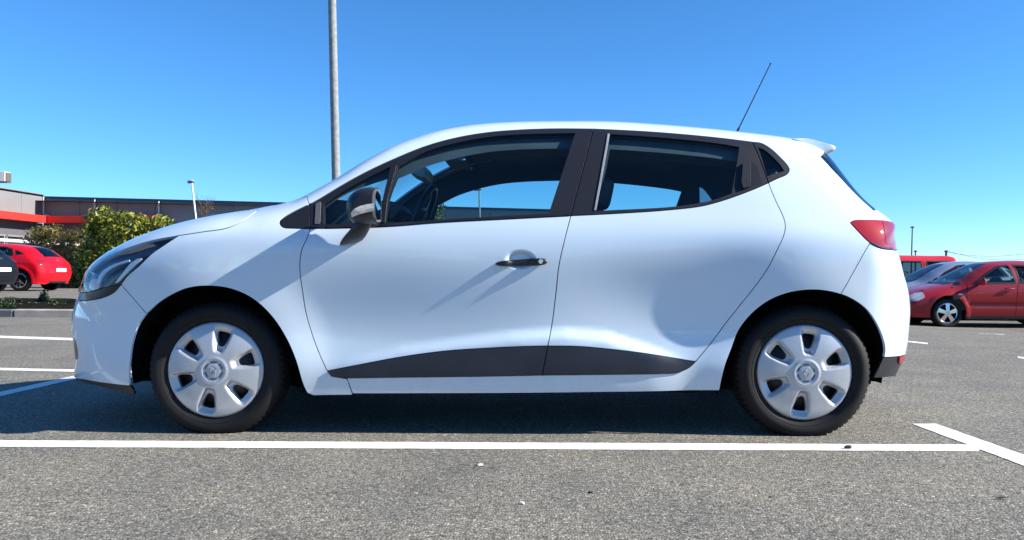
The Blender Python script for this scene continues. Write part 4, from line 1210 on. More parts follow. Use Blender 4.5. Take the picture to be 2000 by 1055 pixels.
# ================================================================ plants
def leaf_mat(name, c1, c2, trans=0.35):
    m, nt, out = nodes_of(name)
    L = nt.links.new; N = nt.nodes.new
    d = N('ShaderNodeBsdfPrincipled'); d.inputs['Roughness'].default_value = 0.45
    t = N('ShaderNodeBsdfTranslucent'); mx = N('ShaderNodeMixShader'); mx.inputs[0].default_value = trans
    tc = N('ShaderNodeTexCoord'); n = N('ShaderNodeTexNoise'); n.inputs['Scale'].default_value = 7; n.inputs['Detail'].default_value = 3; L(tc.outputs['Object'], n.inputs['Vector'])
    r = N('ShaderNodeValToRGB'); L(n.outputs[0], r.inputs[0])
    r.color_ramp.elements[0].position, r.color_ramp.elements[0].color = 0.38, (*c1, 1)
    r.color_ramp.elements[1].position, r.color_ramp.elements[1].color = 0.62, (*c2, 1)
    L(r.outputs[0], d.inputs['Base Color']); L(r.outputs[0], t.inputs[0])
    L(d.outputs[0], mx.inputs[1]); L(t.outputs[0], mx.inputs[2]); L(mx.outputs[0], out.inputs[0])
    return m
M['leaf_yellow'] = leaf_mat('yellow_green_leaf', (0.20, 0.24, 0.02), (0.36, 0.34, 0.035), 0.45)
M['leaf_green'] = leaf_mat('mid_green_leaf', (0.045, 0.09, 0.012), (0.12, 0.17, 0.022), 0.4)
M['leaf_dark'] = leaf_mat('dark_green_leaf', (0.012, 0.028, 0.010), (0.028, 0.05, 0.018), 0.2)
M['leaf_red'] = leaf_mat('reddish_leaf', (0.20, 0.10, 0.05), (0.32, 0.18, 0.07), 0.45)
M['leaf_olive'] = leaf_mat('olive_leaf', (0.10, 0.11, 0.025), (0.20, 0.19, 0.05), 0.45)
M['leaf_bright'] = leaf_mat('bright_leaf', (0.36, 0.38, 0.04), (0.55, 0.50, 0.08), 0.45)
M['bark'] = pmat('bark', (0.10, 0.075, 0.055), 0.9, var=0.3, vscale=20)
def leaves(name, blobs, n, size, mats, weights, parent, seed, shell=0.55):
    """leaf blades scattered through the volume of a set of ellipsoids (cx, cy, cz, rx, ry, rz)"""
    rnd = np.random.RandomState(seed)
    B = np.array(blobs, float); vol = B[:, 3] * B[:, 4] * B[:, 5]; pick = rnd.choice(len(B), n, p=vol ** 0.7 / (vol ** 0.7).sum())
    d = rnd.normal(size=(n, 3)); d /= np.linalg.norm(d, axis=1)[:, None]
    rr = shell + (1 - shell) * rnd.rand(n) ** 0.7
    rr *= 1 + 0.16 * np.sin(d[:, 0] * 7 + pick) * np.sin(d[:, 2] * 6 + 2 * pick) + 0.08 * rnd.normal(size=n)
    c = B[pick, :3] + d * rr[:, None] * B[pick, 3:]
    nrm = d + rnd.normal(scale=0.75, size=(n, 3)); nrm[:, 2] += 0.25; nrm /= np.linalg.norm(nrm, axis=1)[:, None]
    t = np.cross(nrm, rnd.normal(size=(n, 3))); t /= np.linalg.norm(t, axis=1)[:, None]
    u = np.cross(nrm, t); s = size * (0.6 + 0.8 * rnd.rand(n))[:, None]
    V = np.stack([c - t * s, c + u * s * 0.42 + nrm * s * 0.12, c + t * s, c - u * s * 0.42 + nrm * s * 0.12], 1).reshape(-1, 3)
    F = []
    mi = rnd.choice(len(mats), n, p=weights)
    midx = []
    for k in range(n):
        F += [(4 * k, 4 * k + 1, 4 * k + 2), (4 * k, 4 * k + 2, 4 * k + 3)]; midx += [mi[k], mi[k]]
    return mesh_obj(name, V, F, None, parent, False, None, [M[q] for q in mats], midx)
def stems(name, base, blobs, rad, parent, mat='bark', forks=3, seed=0):
    rnd = np.random.RandomState(seed); m = MB()
    for b in blobs:
        for f in range(forks):
            e = np.array(b[:3]) + rnd.uniform(-0.6, 0.6, 3) * np.array(b[3:])
            s = np.array(base) + rnd.uniform(-0.1, 0.1, 3) * [1, 1, 0]
            mid = (s + e) / 2 + rnd.uniform(-0.1, 0.1, 3)
            m.tube([s, mid, e], [rad, rad * 0.7, rad * 0.3], n=5)
    return m.build(name, M[mat], parent)
def P3(px, py, dist): return at_y(np.array([px, py], float), dist + CAM[1])
def plant(name, label, cat, base, blobs, n, size, mats, weights, seed, group=None, shell=0.5, rad=0.03, forks=3):
    r = empty(name, base)
    tag(r, label, cat, group)
    leaves('crown', blobs, n, size, mats, weights, r, seed, shell)
    stems('stem', base, blobs, rad, r, forks=forks, seed=seed)
    return r
def gz(x, y): return float(terrain(x, y))
# laurel hedge bush
hb = []
for px, py, dist, rx, rz in ((205, 470, 30, .9, 1.14), (190, 440, 30.2, .54, .66), (250, 470, 29.6, .96, 1.0), (300, 475, 30, .96, .96), (345, 482, 30.3, .96, .96), (225, 520, 29.4, .96, .96), (290, 525, 29.5, 1.08, .96), (178, 520, 30, .6, .96), (203, 417, 30, .2, .34), (318, 433, 30, .40, .24), (262, 430, 30, .60, .3), (235, 428, 30, .4, .3), (390, 500, 30.5, .96, .96)):
    p = P3(px, py, dist); hb.append((p[0], p[1], p[2], rx, 0.65, rz))
pb = P3(250, 556, 30)
plant('laurel_bush', 'large bright yellow-green leafy bush just above the white bonnet', 'bush', (pb[0], pb[1], gz(pb[0], pb[1])), hb, 10500, 0.085, ('leaf_yellow', 'leaf_green', 'leaf_dark', 'leaf_bright'), (0.40, 0.25, 0.15, 0.20), 11, shell=0.35)
sb = []
for px, py, dist, rx, rz in ((120, 500, 31, .8, .86), (150, 520, 30.6, .69, .92), (95, 480, 31.2, .63, .58), (140, 470, 31, .46, .52), (85, 457, 31.3, .40, .40), (70, 472, 31.5, .58, .58), (110, 452, 31, .2, .34), (155, 548, 30.5, .63, .5), (135, 540, 31, .69, .55)):
    p = P3(px, py, dist); sb.append((p[0], p[1], p[2], rx, 0.5, rz))
pb = P3(125, 556, 31)
plant('shrub', 'loose reddish and olive autumn shrub behind the bright red hatchback', 'shrub', (pb[0], pb[1], gz(pb[0], pb[1])), sb, 6500, 0.06, ('leaf_red', 'leaf_olive', 'leaf_dark', 'leaf_yellow'), (0.34, 0.36, 0.18, 0.12), 12, shell=0.2, rad=0.02, forks=5)
pb = ray_ground([(85, 603)])[0]; sb = []
for dx, dz, r_ in ((0, 0.14, .10), (-.07, .10, .07), (.07, .12, .08), (.02, .24, .07), (.16, .06, .08), (-.16, .05, .08)): sb.append((pb[0] + dx, pb[1], pb[2] + 0.06 + dz, r_, r_, r_))
plant('small_shrub', 'tiny dark green shrub standing alone in the bark bed', 'shrub', (pb[0], pb[1], pb[2] + 0.05), sb, 420, 0.028, ('leaf_dark', 'leaf_green'), (0.7, 0.3), 13, shell=0.2, rad=0.008, forks=2)
# ground cover in the bed
rnd = np.random.RandomState(8); sb = []
for k in range(46):
    p = ka[:2] + kd * rnd.uniform(-3, 5.5) + kn * rnd.uniform(0.3, 3.8); sb.append((p[0], p[1], gz(*p) + 0.12, rnd.uniform(.1, .28), rnd.uniform(.1, .28), rnd.uniform(.03, .07)))
leaves('ground_cover', sb, 2600, 0.03, ('leaf_dark', 'leaf_green'), (0.85, 0.15), isl, 14, 0.1)['kind'] = 'stuff'
# cypress seen through the front window
p = P3(853, 405, 30); b0 = gz(p[0], p[1]); cb = []
for k in range(9):
    t = k / 8; cb.append((p[0] + 0.05 * math.sin(k * 2), p[1], b0 + 0.5 + 3.15 * t, 0.62 * (1 - t) ** 0.7 + 0.10, 0.6 * (1 - t) ** 0.7 + 0.10, 0.42))
plant('cypress_tree', 'narrow conical green tree seen through the front door window', 'tree', (p[0], p[1], b0), cb, 5200, 0.055, ('leaf_green', 'leaf_dark', 'leaf_olive'), (0.5, 0.3, 0.2), 15, shell=0.35, rad=0.05, forks=1)
# bare young tree
p = P3(402, 430, 30); b0 = gz(p[0], p[1]); r = empty('bare_tree', (p[0], p[1], b0)); tag(r, 'thin bare young tree with fine twigs above the bonnet', 'tree')
m = MB(); rnd = np.random.RandomState(3); topz = P3(402, 382, 30)[2]
m.tube([(p[0], p[1], b0), (p[0] + .03, p[1], b0 + 1.5), (p[0], p[1], topz - 0.5)], [0.035, 0.025, 0.012], n=6); m.build('trunk', M['bark'], r)
m = MB()
for k in range(46):
    z0 = rnd.uniform(topz - 1.9, topz - 0.3); a = rnd.uniform(0, 6.28); ln = rnd.uniform(0.25, 0.75)
    e = np.array([p[0] + math.cos(a) * ln * 0.55, p[1] + math.sin(a) * ln * 0.55, min(z0 + ln * 0.85, topz + rnd.uniform(-.1, .1))])
    s = np.array([p[0], p[1], z0]); m.tube([s, (s + e) / 2 + [0, 0, -0.05], e], [0.009, 0.006, 0.003], n=4)
    for q in range(3):
        w_ = s + (e - s) * rnd.uniform(0.4, 0.95); m.tube([w_, w_ + rnd.uniform(-.16, .16, 3) + [0, 0, 0.12]], [0.004, 0.002], n=3)
m.build('twigs', M['bark'], r)['kind'] = 'stuff'
leaves('last_leaves', [(p[0], p[1], topz - 0.8, 0.42, 0.42, 0.7)], 160, 0.035, ('leaf_red', 'leaf_olive'), (0.6, 0.4), r, 16, 0.2)['kind'] = 'stuff'

# ================================================================ store building
M['cladding_grey'] = pmat('dark_grey_wall_cladding', (0.21, 0.215, 0.23), 0.6, var=0.06, vscale=0.7)
M['cladding_light'] = pmat('pale_grey_wall_cladding', (0.19, 0.19, 0.19), 0.6, var=0.05, vscale=0.7)
M['band'] = pmat('red_fascia', (0.70, 0.030, 0.022), 0.5, var=0.05)
M['flash'] = pmat('blue_grey_flashing', (0.055, 0.075, 0.11), 0.5, metal=0.3)
M['shop'] = pmat('dark_lower_wall', (0.10, 0.10, 0.115), 0.6, var=0.1)
M['shopglass'] = pmat('shop_window_glass', (0.03, 0.035, 0.04), 0.08, spec=0.8)
M['unit'] = pmat('air_unit_metal', (0.60, 0.60, 0.58), 0.5, var=0.06)
M['grill'] = pmat('air_unit_grille', (0.10, 0.09, 0.07), 0.7)
BY = 54.0                                           # main facade plane
BX0 = float(P3(85, 400, BY - CAM[1])[0])            # inner corner
store = empty('store_building', (BX0, BY, 0.0)); tag(store, 'long low grey store building with a red fascia band', 'building')
BS = -0.19                                          # the long facade turns slightly out of the sun
def fy(x): return BY + BS * (x - BX0)
def fx(px):                                          # x on the facade for a picture column
    k = (px - PX0) / FPX
    return (k * (BY - BS * BX0 - CAM[1])) / (1 - k * BS)
rx_ = [fx(85), fx(545), fx(1060)]
rz_ = [P3(px_, py_, fy(x_) - CAM[1])[2] for px_, py_, x_ in ((85, 384.5, rx_[0]), (545, 399.5, rx_[1]), (1060, 411, rx_[2]))]
XE = fx(1180)
def roof_z(x): return float(np.interp(x, rx_ + [XE], rz_ + [rz_[-1] - 0.1]))
def slab(m, x0, x1, o0, o1, za, zb):
    """a block along the facade between x0 and x1, from o0 to o1 in front of it, za/zb functions or numbers"""
    f = lambda q, x: q(x) if callable(q) else q
    V = [(x, fy(x) - o, f(z, x)) for x in (x0, x1) for o in (o0, o1) for z in (za, zb)]
    return m.add(V, [(0, 1, 3, 2), (4, 6, 7, 5), (0, 4, 5, 1), (2, 3, 7, 6), (0, 2, 6, 4), (1, 5, 7, 3)])
step = 3.0; x = BX0
while x < XE:
    x1 = min(x + step, XE + 0.03) - 0.03
    slab(MB(), x, x1, -0.12, 0.0, 0.1, roof_z).build('wall_panel', M['cladding_grey'], store, smooth=False)
    m = MB()
    for k in range(16):                              # ribs of the cladding sheet
        z0 = 4.85 + k * 0.105
        if z0 + 0.05 < min(roof_z(x), roof_z(x1)) - 0.15: slab(m, x + 0.02, x1 - 0.02, 0.001, 0.02, z0 - 0.02, z0 + 0.025)
    if m.V: m.build('cladding_ribs', M['cladding_grey'], store, smooth=False)
    x += step
slab(MB(), BX0, XE, -0.4, 0.10, lambda x: roof_z(x) - 0.10, lambda x: roof_z(x) + 0.04).build('roof_flashing', M['flash'], store, smooth=False)
m = MB(); m.add([(BX0 - 8, BY + 0.3, roof_z(BX0) - 0.1), (XE, fy(XE) + 0.3, roof_z(XE) - 0.1), (XE, BY + 30, roof_z(XE) - 0.1), (BX0 - 8, BY + 30, roof_z(BX0) - 0.1)], [(0, 1, 2, 3)]); m.build('roof', M['flash'], store, smooth=False)
m = MB(); m.box((XE - 0.1, fy(XE) + 15.2, 2.4), (0.2, 30, 4.8)); m.build('end_wall', M['cladding_grey'], store, smooth=False)
# wing towards the camera: pale wall, fascia, shop windows
WY0 = 34.0
k = 0; y = WY0
while y < BY - 0.1:
    y1 = min(y + 2.5, BY); m = MB(); m.box((BX0 - 0.06, (y + y1) / 2, 5.35), (0.12, y1 - y - 0.02, 1.98)); m.build('wall_panel', M['cladding_light'], store, smooth=False); y = y1
m = MB(); m.box((BX0 - 0.05, (WY0 + BY) / 2, 6.37), (0.22, BY - WY0, 0.07)); m.build('parapet_cap', M['cladding_light'], store, smooth=False)
m = MB(); m.box((BX0 - 4, (WY0 + BY) / 2, 6.25), (8, BY - WY0, 0.1)); m.build('wing_roof', M['flash'], store, smooth=False)
m = MB(); m.box((BX0 - 4.1, WY0 + 0.1, 3.2), (8.0, 0.2, 6.3)); m.build('end_wall', M['cladding_light'], store, smooth=False)
fz = (4.24, 4.74)
y = WY0
while y < BY - 1.0:
    y1 = min(y + 6.0, BY - 0.9); m = MB(); m.box((BX0 + 0.45, (y + y1) / 2, sum(fz) / 2), (0.9, y1 - y - 0.03, fz[1] - fz[0])); m.build('fascia_panel', M['band'], store, smooth=False); y = y1
x = BX0 - 0.0
while x < fx(320) - 0.5:
    slab(MB(), x + (0.92 if x == BX0 else 0), min(x + 5.97, fx(322)), 0.03, 0.9, fz[0], fz[1]).build('fascia_panel', M['band'], store, smooth=False); x += 6.0
m = MB(); m.box((BX0 - 0.1, (WY0 + BY) / 2, 3.75), (0.12, BY - WY0, 1.0)); m.build('lower_wall', M['shop'], store, smooth=False)
y = WY0
while y < BY - 1.0:
    m = MB(); m.box((BX0 - 0.12, y + 0.95, 1.75), (0.06, 1.8, 2.95)); m.build('shop_window', M['shopglass'], store, smooth=False)
    m = MB(); m.box((BX0 - 0.05, y, 1.75), (0.12, 0.10, 3.0)); m.build('window_mullion', M['cladding_light'], store, smooth=False)
    y += 2.0
for z in (0.35, 2.3, 3.2):
    m = MB(); m.box((BX0 - 0.04, (WY0 + BY) / 2, z), (0.1, BY - WY0, 0.09 if z < 3 else 0.12)); m.build('window_transom', M['cladding_light'], store, smooth=False)
slab(MB(), BX0 + 0.1, XE - 0.1, 0.003, 0.06, 0.15, 4.2).build('lower_wall', M['shop'], store, smooth=False)
# pipes on the facade
def pipe(name, label, pts, r=0.055):
    m = MB(); m.tube(pts, r, n=8); o = m.build(name, M['whitepaint'], store)
    return o
for px, ztop, zb_, dx in ((86, 6.2, 4.95, 1.3), (186, 5.95, 5.35, 0), (311, 5.75, 4.9, -0.55)):
    q = np.array([fx(px), 0, 0]); yy = fy(q[0]) - 0.10
    m = MB(); m.tube([(q[0], yy, ztop), (q[0], yy, zb_)], 0.06, n=8)
    if dx: m.tube([(q[0], yy, zb_), (q[0] + dx, yy - abs(dx) * 0.25, zb_ - abs(dx) * (0.35 if dx > 0 else 1.0))], 0.055, n=8)
    m.build('downpipe', M['whitepaint'], store)
# rooftop air unit
q = P3(13, 371, 50); u = empty('rooftop_air_unit', (q[0] - 0.1, q[1], 6.3)); tag(u, 'pale box-shaped air unit on the store roof at far left', 'air unit')
m = MB(); m.box((q[0] - 0.25, q[1], 6.66), (0.66, 0.6, 0.62), bev=0.02); m.build('casing', M['unit'], u, smooth=False)
m = MB(); m.box((q[0] + 0.10, q[1], 6.66), (0.06, 0.5, 0.52)); m.build('grille', M['grill'], u, smooth=False)
m = MB(); m.box((q[0] - 0.2, q[1], 6.33), (0.7, 0.5, 0.06)); m.build('feet', M['grill'], u, smooth=False)
# trolley shelter rails in front of the wing
tr = empty('trolley_bay', (BX0 + 4.0, 46.0, 0)); tag(tr, 'white railed trolley bay beside the store windows, above the red hatchback', 'trolley bay')
for z in (0.6, 1.0):
    m = MB(); m.tube([(BX0 + 4.0, 40, z), (BX0 + 4.0, 51, z)], 0.03, n=6); m.build('rail', M['whitepaint'], tr)
for y in (40, 42.75, 45.5, 48.25, 51):
    m = MB(); m.tube([(BX0 + 4.0, y, 0), (BX0 + 4.0, y, 2.5)], 0.035, n=6); m.build('post', M['galv'], tr)
m = MB(); m.box((BX0 + 3.6, 45.5, 2.62), (1.3, 11.4, 0.16)); m.build('canopy', M['whitepaint'], tr, smooth=False)

# ================================================================ lamp posts, poles and wires
M['lampgrey'] = pmat('lamp_head_grey', (0.45, 0.46, 0.46), 0.4, metal=0.2)
M['lampdark'] = pmat('lamp_head_dark', (0.05, 0.055, 0.06), 0.4)
def lamp_post(label, px_base, dist, px_top, r0, r1, head=True, hw=0.5, mat='galv', z_extra=0.0):
    top = P3(px_top[0], px_top[1], dist); bot = P3(px_base[0], px_base[1], dist)
    d = (bot - top) / (bot[2] - top[2]); g = gz(bot[0], bot[1]); bot = top + d * (g - top[2]); top = top - d * -z_extra if z_extra else top
    if z_extra: top = bot + (top - bot) / (top[2] - bot[2]) * (top[2] - bot[2] + 0)
    r = empty('lamp_post', tuple(bot)); tag(r, label, 'lamp post', 'lamp posts of the car park')
    m = MB(); m.tube([bot, bot + (top - bot) * 0.5, top], [r0, (r0 + r1) / 2, r1], n=24); m.build('pole', M[mat], r)
    m = MB(); m.box(bot + [0, 0, 0.02], (r0 * 4, r0 * 4, 0.04), bev=0.01); m.build('base_plate', M[mat], r, smooth=False)
    m = MB(); m.box(top + [-hw * 0.15, 0, 0.05], (hw, 0.26 * min(1, hw * 2), 0.11 * min(1, hw * 2.4)), rot=Matrix.Rotation(R(-8), 4, 'Y'), bev=0.04); m.build('lamp_head', M['lampgrey'], r)
    m = MB(); m.box(top + [-hw * 0.15, 0, -0.015], (hw * 0.86, 0.22, 0.03), rot=Matrix.Rotation(R(-8), 4, 'Y'), bev=0.01); m.build('lamp_glass', M['lampdark'], r, smooth=False)
    return r
lamp_post('tall thick galvanised steel post rising behind the windscreen', (656.5, 352), 14.0, (646.5, -90), 0.076, 0.068, hw=0.8)
lamp_post('slim white lamp post with one small head above the bonnet', (383, 430), 32.0, (374.5, 356), 0.045, 0.032, hw=0.26, mat='whitepaint')
lamp_post('distant lamp post seen through the front door window', (937, 425), 50.0, (936, 371), 0.07, 0.05, hw=0.5)
M['wood'] = pmat('weathered_pole_wood', (0.10, 0.085, 0.075), 0.9, var=0.2)
def pole(label, px, dist, ytop, r):
    t = P3(px[0], ytop, dist); b_ = P3(px[1], 500, dist); b_ = np.array([b_[0], b_[1], -0.5])
    e = empty('utility_pole', tuple(b_)); tag(e, label, 'pole', 'poles beyond the parked cars')
    m = MB(); m.tube([b_, (b_ + t) / 2, t], [r, r * 0.9, r * 0.75], n=8); m.build('mast', M['wood'], e)
    m = MB(); m.box(t + [0, 0, -0.08], (0.26, 0.08, 0.10)); m.build('pole_cap', M['wood'], e, smooth=False)
    return t
pole('tall thin far pole right of the tail lamp', (1782, 1779), 60, 442, 0.06)
pole('short far pole beside the tall thin one', (1788, 1788), 64, 489, 0.07)
pole('short stubby pole over the red van', (1848, 1848), 62, 489, 0.11)
a = P3(1849, 490, 62); b_ = P3(2080, 492, 58); w1 = P3(1848, 492, 62); w2 = P3(2080, 478, 55)
for lab, (s, e), sag in (('upper overhead wire running right above the dark red car', (w1, w2), 0.55), ('lower overhead wire sagging above the dark red car', (a, b_), 0.65)):
    pts = [s + (e - s) * t - np.array([0, 0, sag * 4 * t * (1 - t)]) for t in np.linspace(0, 1, 30)]
    o = MB().tube(pts, 0.012, n=5).build('overhead_wire', M['lampdark']); tag(o, lab, 'wire')

# ================================================================ litter on the asphalt
M['pebble'] = pmat('pale_pebble', (0.62, 0.60, 0.55), 0.8, var=0.15, vscale=60)
M['pebbledark'] = pmat('dark_pebble', (0.02, 0.02, 0.02), 0.7)
M['leafdry'] = pmat('dry_leaf', (0.45, 0.38, 0.30), 0.8, var=0.2, vscale=60)
def pebble(name, label, px, r, mat, flat=0.6, seed=0, cat='pebble'):
    p = ray_ground([px])[0]; rnd = np.random.RandomState(seed)
    d = rnd.normal(size=(22, 3)); d /= np.linalg.norm(d, axis=1)[:, None]; d *= (0.8 + 0.4 * rnd.rand(22))[:, None]
    V = d * [r * 1.3, r, r * flat] + p + [0, 0, r * flat * 0.7]
    o = MB().add(V, hull_faces(V)).build(name, M[mat], None, smooth=False); tag(o, label, cat)
pebble('pebble', 'small white pebble on the asphalt below the front door', (938, 910), 0.009, 'pebble', seed=1)
pebble('pebble', 'small white pebble nearest the lower edge, below the middle', (1021, 985), 0.008, 'pebble', seed=2)
pebble('pebble', 'small black pebble on the asphalt below the rear door', (1154, 963), 0.007, 'pebbledark', seed=3)
pebble('pebble', 'dark crumb lying on the long white line near the rear wheel', (1656, 877), 0.013, 'pebbledark', flat=0.8, seed=4)
pebble('pebble', 'dark crumb on the asphalt at lower right', (1505, 972), 0.004, 'pebbledark', seed=5)
p = ray_ground([(1956, 975)])[0]; m = MB()
m.add([(p[0] - 0.022, p[1], p[2] + 0.006), (p[0] - 0.004, p[1] - 0.006, p[2] + 0.010), (p[0] + 0.024, p[1] - 0.006, p[2] + 0.007), (p[0] + 0.002, p[1] + 0.007, p[2] + 0.004), (p[0], p[1], p[2] + 0.002)], [(0, 1, 4), (1, 2, 4), (2, 3, 4), (3, 0, 4)])
o = m.build('dry_leaf', M['leafdry'], None, smooth=False); tag(o, 'curled pale dry leaf on the asphalt at lower right', 'leaf')

# ================================================================ added trees, unseen behind the camera, darken paint reflections; more ring the horizon
wb = []; rnd = np.random.RandomState(21)
for k in range(60):
    x_ = -75 + 150 * k / 59 + rnd.uniform(-1, 1); h_ = rnd.uniform(4.5, 8.5)
    wb.append((x_, -46 + rnd.uniform(-2, 2), h_ * 0.5, rnd.uniform(1.6, 2.6), 1.8, h_ * 0.55))
for k in range(150):
    a_ = R(4 + 172 * k / 149); rr_ = 380 + rnd.uniform(-20, 20); h_ = rnd.uniform(3.2, 5.2)
    wb.append((rr_ * math.cos(a_), rr_ * math.sin(a_), h_ * 0.45 - 0.4, 6.0, 3.0, h_ * 0.5))
wood = leaves('added_far_wood', wb, 24000, 0.55, ('leaf_green', 'leaf_dark', 'leaf_olive'), (0.4, 0.35, 0.25), None, 22, 0.3)
tag(wood, 'unseen trees added behind the camera for paint reflections, and low ones along the horizon', None, None, 'stuff')

# ================================================================ other parked cars
def alloy_wheel(parent, c, r, sd, spokes, mats=('rubber', 'chrome', 'steel'), ang=0.0):
    w = empty('wheel', (0, 0, 0), 0, None); w.parent = parent
    Mx = Matrix.Translation(c) @ (Matrix.Rotation(R(180), 4, 'Z') if sd > 0 else Matrix.Identity(4))
    rr = r * 0.68
    m = MB(); m.lathe([(rr, 0.03), (rr + 0.008, -0.004), (r * 0.82, -0.022), (r * 0.93, -0.016), (r * 0.985, 0.0), (r, 0.02), (r, 0.16), (r * 0.95, 0.19), (rr, 0.18)], n=48)
    o = m.build('tyre', M[mats[0]], None); o.data.transform(Mx); o.parent = w
    m = MB(); m.lathe([(rr + 0.004, 0.0), (rr - 0.008, -0.006), (rr - 0.022, 0.004), (rr - 0.028, 0.04)], n=40)
    for k in range(spokes):
        a = ang + 2 * math.pi * k / spokes; c_, s_ = math.cos(a), math.sin(a)
        pts = [(0.03, 0.032), (rr - 0.012, 0.045 if spokes < 7 else 0.028), (rr - 0.012, -(0.045 if spokes < 7 else 0.028)), (0.03, -0.032)]
        V = [(p * c_ - q * s_, y - 0.012 * (p < 0.1), p * s_ + q * c_) for y in (-0.004, 0.02) for p, q in pts]
        m.add(V, [(0, 1, 2, 3), (7, 6, 5, 4), (0, 4, 5, 1), (1, 5, 6, 2), (2, 6, 7, 3), (3, 7, 4, 0)])
    m.lathe([(0.0, -0.022), (0.03, -0.022), (0.045, -0.012), (0.05, 0.01)], n=20)
    o = m.build('alloy_rim', M[mats[1]], None, smooth=False); o.data.transform(Mx); o.parent = w
    m = MB(); m.lathe([(0.0, 0.045), (rr, 0.045)], n=32); o = m.build('brake_backing', M['void'], None); o.data.transform(Mx); o.parent = w
    return w

def chain_from(pts, n=170, L=0.30, p=2.9, e=0.55):
    """pts: (x, z[, L, p, e])"""
    P = np.array([tuple(q) + (L, p, e)[len(q) - 2:] for q in pts], float)
    return catmull(P, n=n)

def parked_car(name, label, loc, spec, paint, cat='car', glass='rearglass'):
    rt = empty(name, loc); tag(rt, label, cat, 'cars parked behind the white hatchback')
    c5 = chain_from(spec['chain'])
    Wd = spec.get('width', 0.885)
    xs = [-0.05, 0.5, 1.0, 1.8, 2.6, 3.4, 4.0, 4.6]
    zs = [0.15, 0.3, 0.5, 0.7, 0.9, 1.05, 1.25, 1.5, 1.9]
    tb = spec.get('section', [0.93, 0.965, 0.985, 1.0, 0.985, 0.94, 0.83, 0.70, 0.62])
    T = np.repeat(np.array(tb)[None] * Wd, len(xs), 0)
    T += np.array([-0.07, -0.02, 0.0, 0.0, 0.0, 0.0, -0.02, -0.07])[:, None]
    wf, wr, r = spec['wheels']
    def ft(x, z):
        w = np.zeros_like(x)
        for xw in (wf, wr): w += 0.018 * sstep(0.50, r + 0.09, np.hypot(x - xw, z - r))
        return w - 0.012 * np.exp(-((z - 0.50) / 0.05) ** 2) * sstep(wf + .3, wf + .7, x) * sstep(wr - .3, wr - .7, x)
    sh = Shell(xs, zs, T, ft); sh.set_chain(c5[:, :2], c5[:, 2], c5[:, 3], c5[:, 4])
    idx = lambda x, z: float(np.argmin(((sh.C - [x, z]) ** 2).sum(1)))
    def put(nm, geo, mat, par=rt):
        o = mesh_obj(nm, geo[0], geo[1], M[mat], None, True, geo[2]); o.parent = par; return o
    bot = 0.22
    def arch(xw):
        a = np.linspace(math.pi * 1.06, -0.06 * math.pi, 26); return np.stack([xw + (r + 0.065) * np.cos(a), r + (r + 0.065) * np.sin(a)], -1)
    af, ar = arch(wf), arch(wr)
    af[0, 1] = af[-1, 1] = bot; ar[0, 1] = ar[-1, 1] = bot
    cutc = sh.cut_curve(0, len(sh.C) - 1)
    cutc = cutc[cutc[:, 1] > bot]
    outline = np.vstack([cutc, [[cutc[-1, 0] - 0.02, bot]], ar[::-1], af[::-1], [[cutc[0, 0] + 0.02, bot]]])
    wins = [resample(np.vstack([np.array(q, float), np.array(q[:1], float)]), step=0.04)[:-1] for q in spec['windows']]
    doors = spec['doors']
    for sd in (-1, 1):
        body = put('body_side', panel_geo(sh, outline, wins, side=sd, res=0.05, gap=0, flange=0.03, refine=0.1), paint)
        for q in wins:
            g = put('side_window', panel_geo(sh, q, (), side=sd, res=0.1, gap=-0.002, flange=0, off=-0.012, refine=0.4), glass)
            fr = inset(q, 0.022)
            put('window_trim', panel_geo(sh, inset(q, -0.012), [fr], side=sd, res=0.06, gap=0, flange=0.006, off=0.003, refine=0.4), 'trim', g)
        for q in doors:
            qq = np.array(q, float); e = catmull(qq, step=0.04)
            d = np.gradient(e, axis=0); d /= np.linalg.norm(d, axis=1)[:, None]; nn = np.stack([-d[:, 1], d[:, 0]], -1) * 0.004
            put('door_seam', panel_geo(sh, np.vstack([e + nn, (e - nn)[::-1]]), (), side=sd, res=0.05, gap=0, flange=0, off=0.0015, refine=0.4), 'void', body)
        for hx, hz in spec['handles']:
            w_ = float(sh.W(np.array([[hx, hz]]))[0]); m = MB(); m.box((hx, sd * (w_ + 0.025), hz), (0.20, 0.03, 0.028), bev=0.01); o = m.build('door_handle', M[paint], None); o.parent = body
        if spec.get('strip'):
            x0, x1, z0 = spec['strip']
            put('side_strip', panel_geo(sh, np.array([(x0, z0 - .018), (x1, z0 - .018), (x1, z0 + .018), (x0, z0 + .018)], float), (), side=sd, res=0.06, gap=0, flange=0.012, off=0.012, refine=0.4), paint)
        for nm, q, mt in spec['lamps']:
            put(nm, panel_geo(sh, resample(np.vstack([np.array(q, float), np.array(q[:1], float)]), step=0.03)[:-1], (), side=sd, res=0.04, gap=0, flange=0.01, off=0.006, refine=0.08), mt)
        # sill and lower dark edge
        put('sill_trim', panel_geo(sh, np.array([(wf + r + 0.08, bot - .03), (wr - r - 0.08, bot - .03), (wr - r - 0.08, bot + .03), (wf + r + 0.08, bot + .03)], float), (), side=sd, res=0.08, gap=0, flange=0.02, off=0.004, refine=0.4), 'plastic')
        # mirror
        mx_, mz_ = spec['mirror']; w_ = float(sh.W(np.array([[mx_, mz_]]))[0])
        m = MB(); m.box((mx_ + 0.02, sd * (w_ + 0.13), mz_ + 0.05), (0.11, 0.21, 0.15), bev=0.045); m.box((mx_, sd * (w_ + 0.02), mz_), (0.07, 0.10, 0.05), bev=0.02)
        o = m.build('door_mirror', M[paint], None); o.parent = rt
        alloy_wheel(rt, (wf, sd * (Wd - 0.055), r), r, sd, spec.get('spokes', 5), ang=0.3); alloy_wheel(rt, (wr, sd * (Wd - 0.055), r), r, sd, spec.get('spokes', 5), ang=0.75)
    ends = spec['caps']
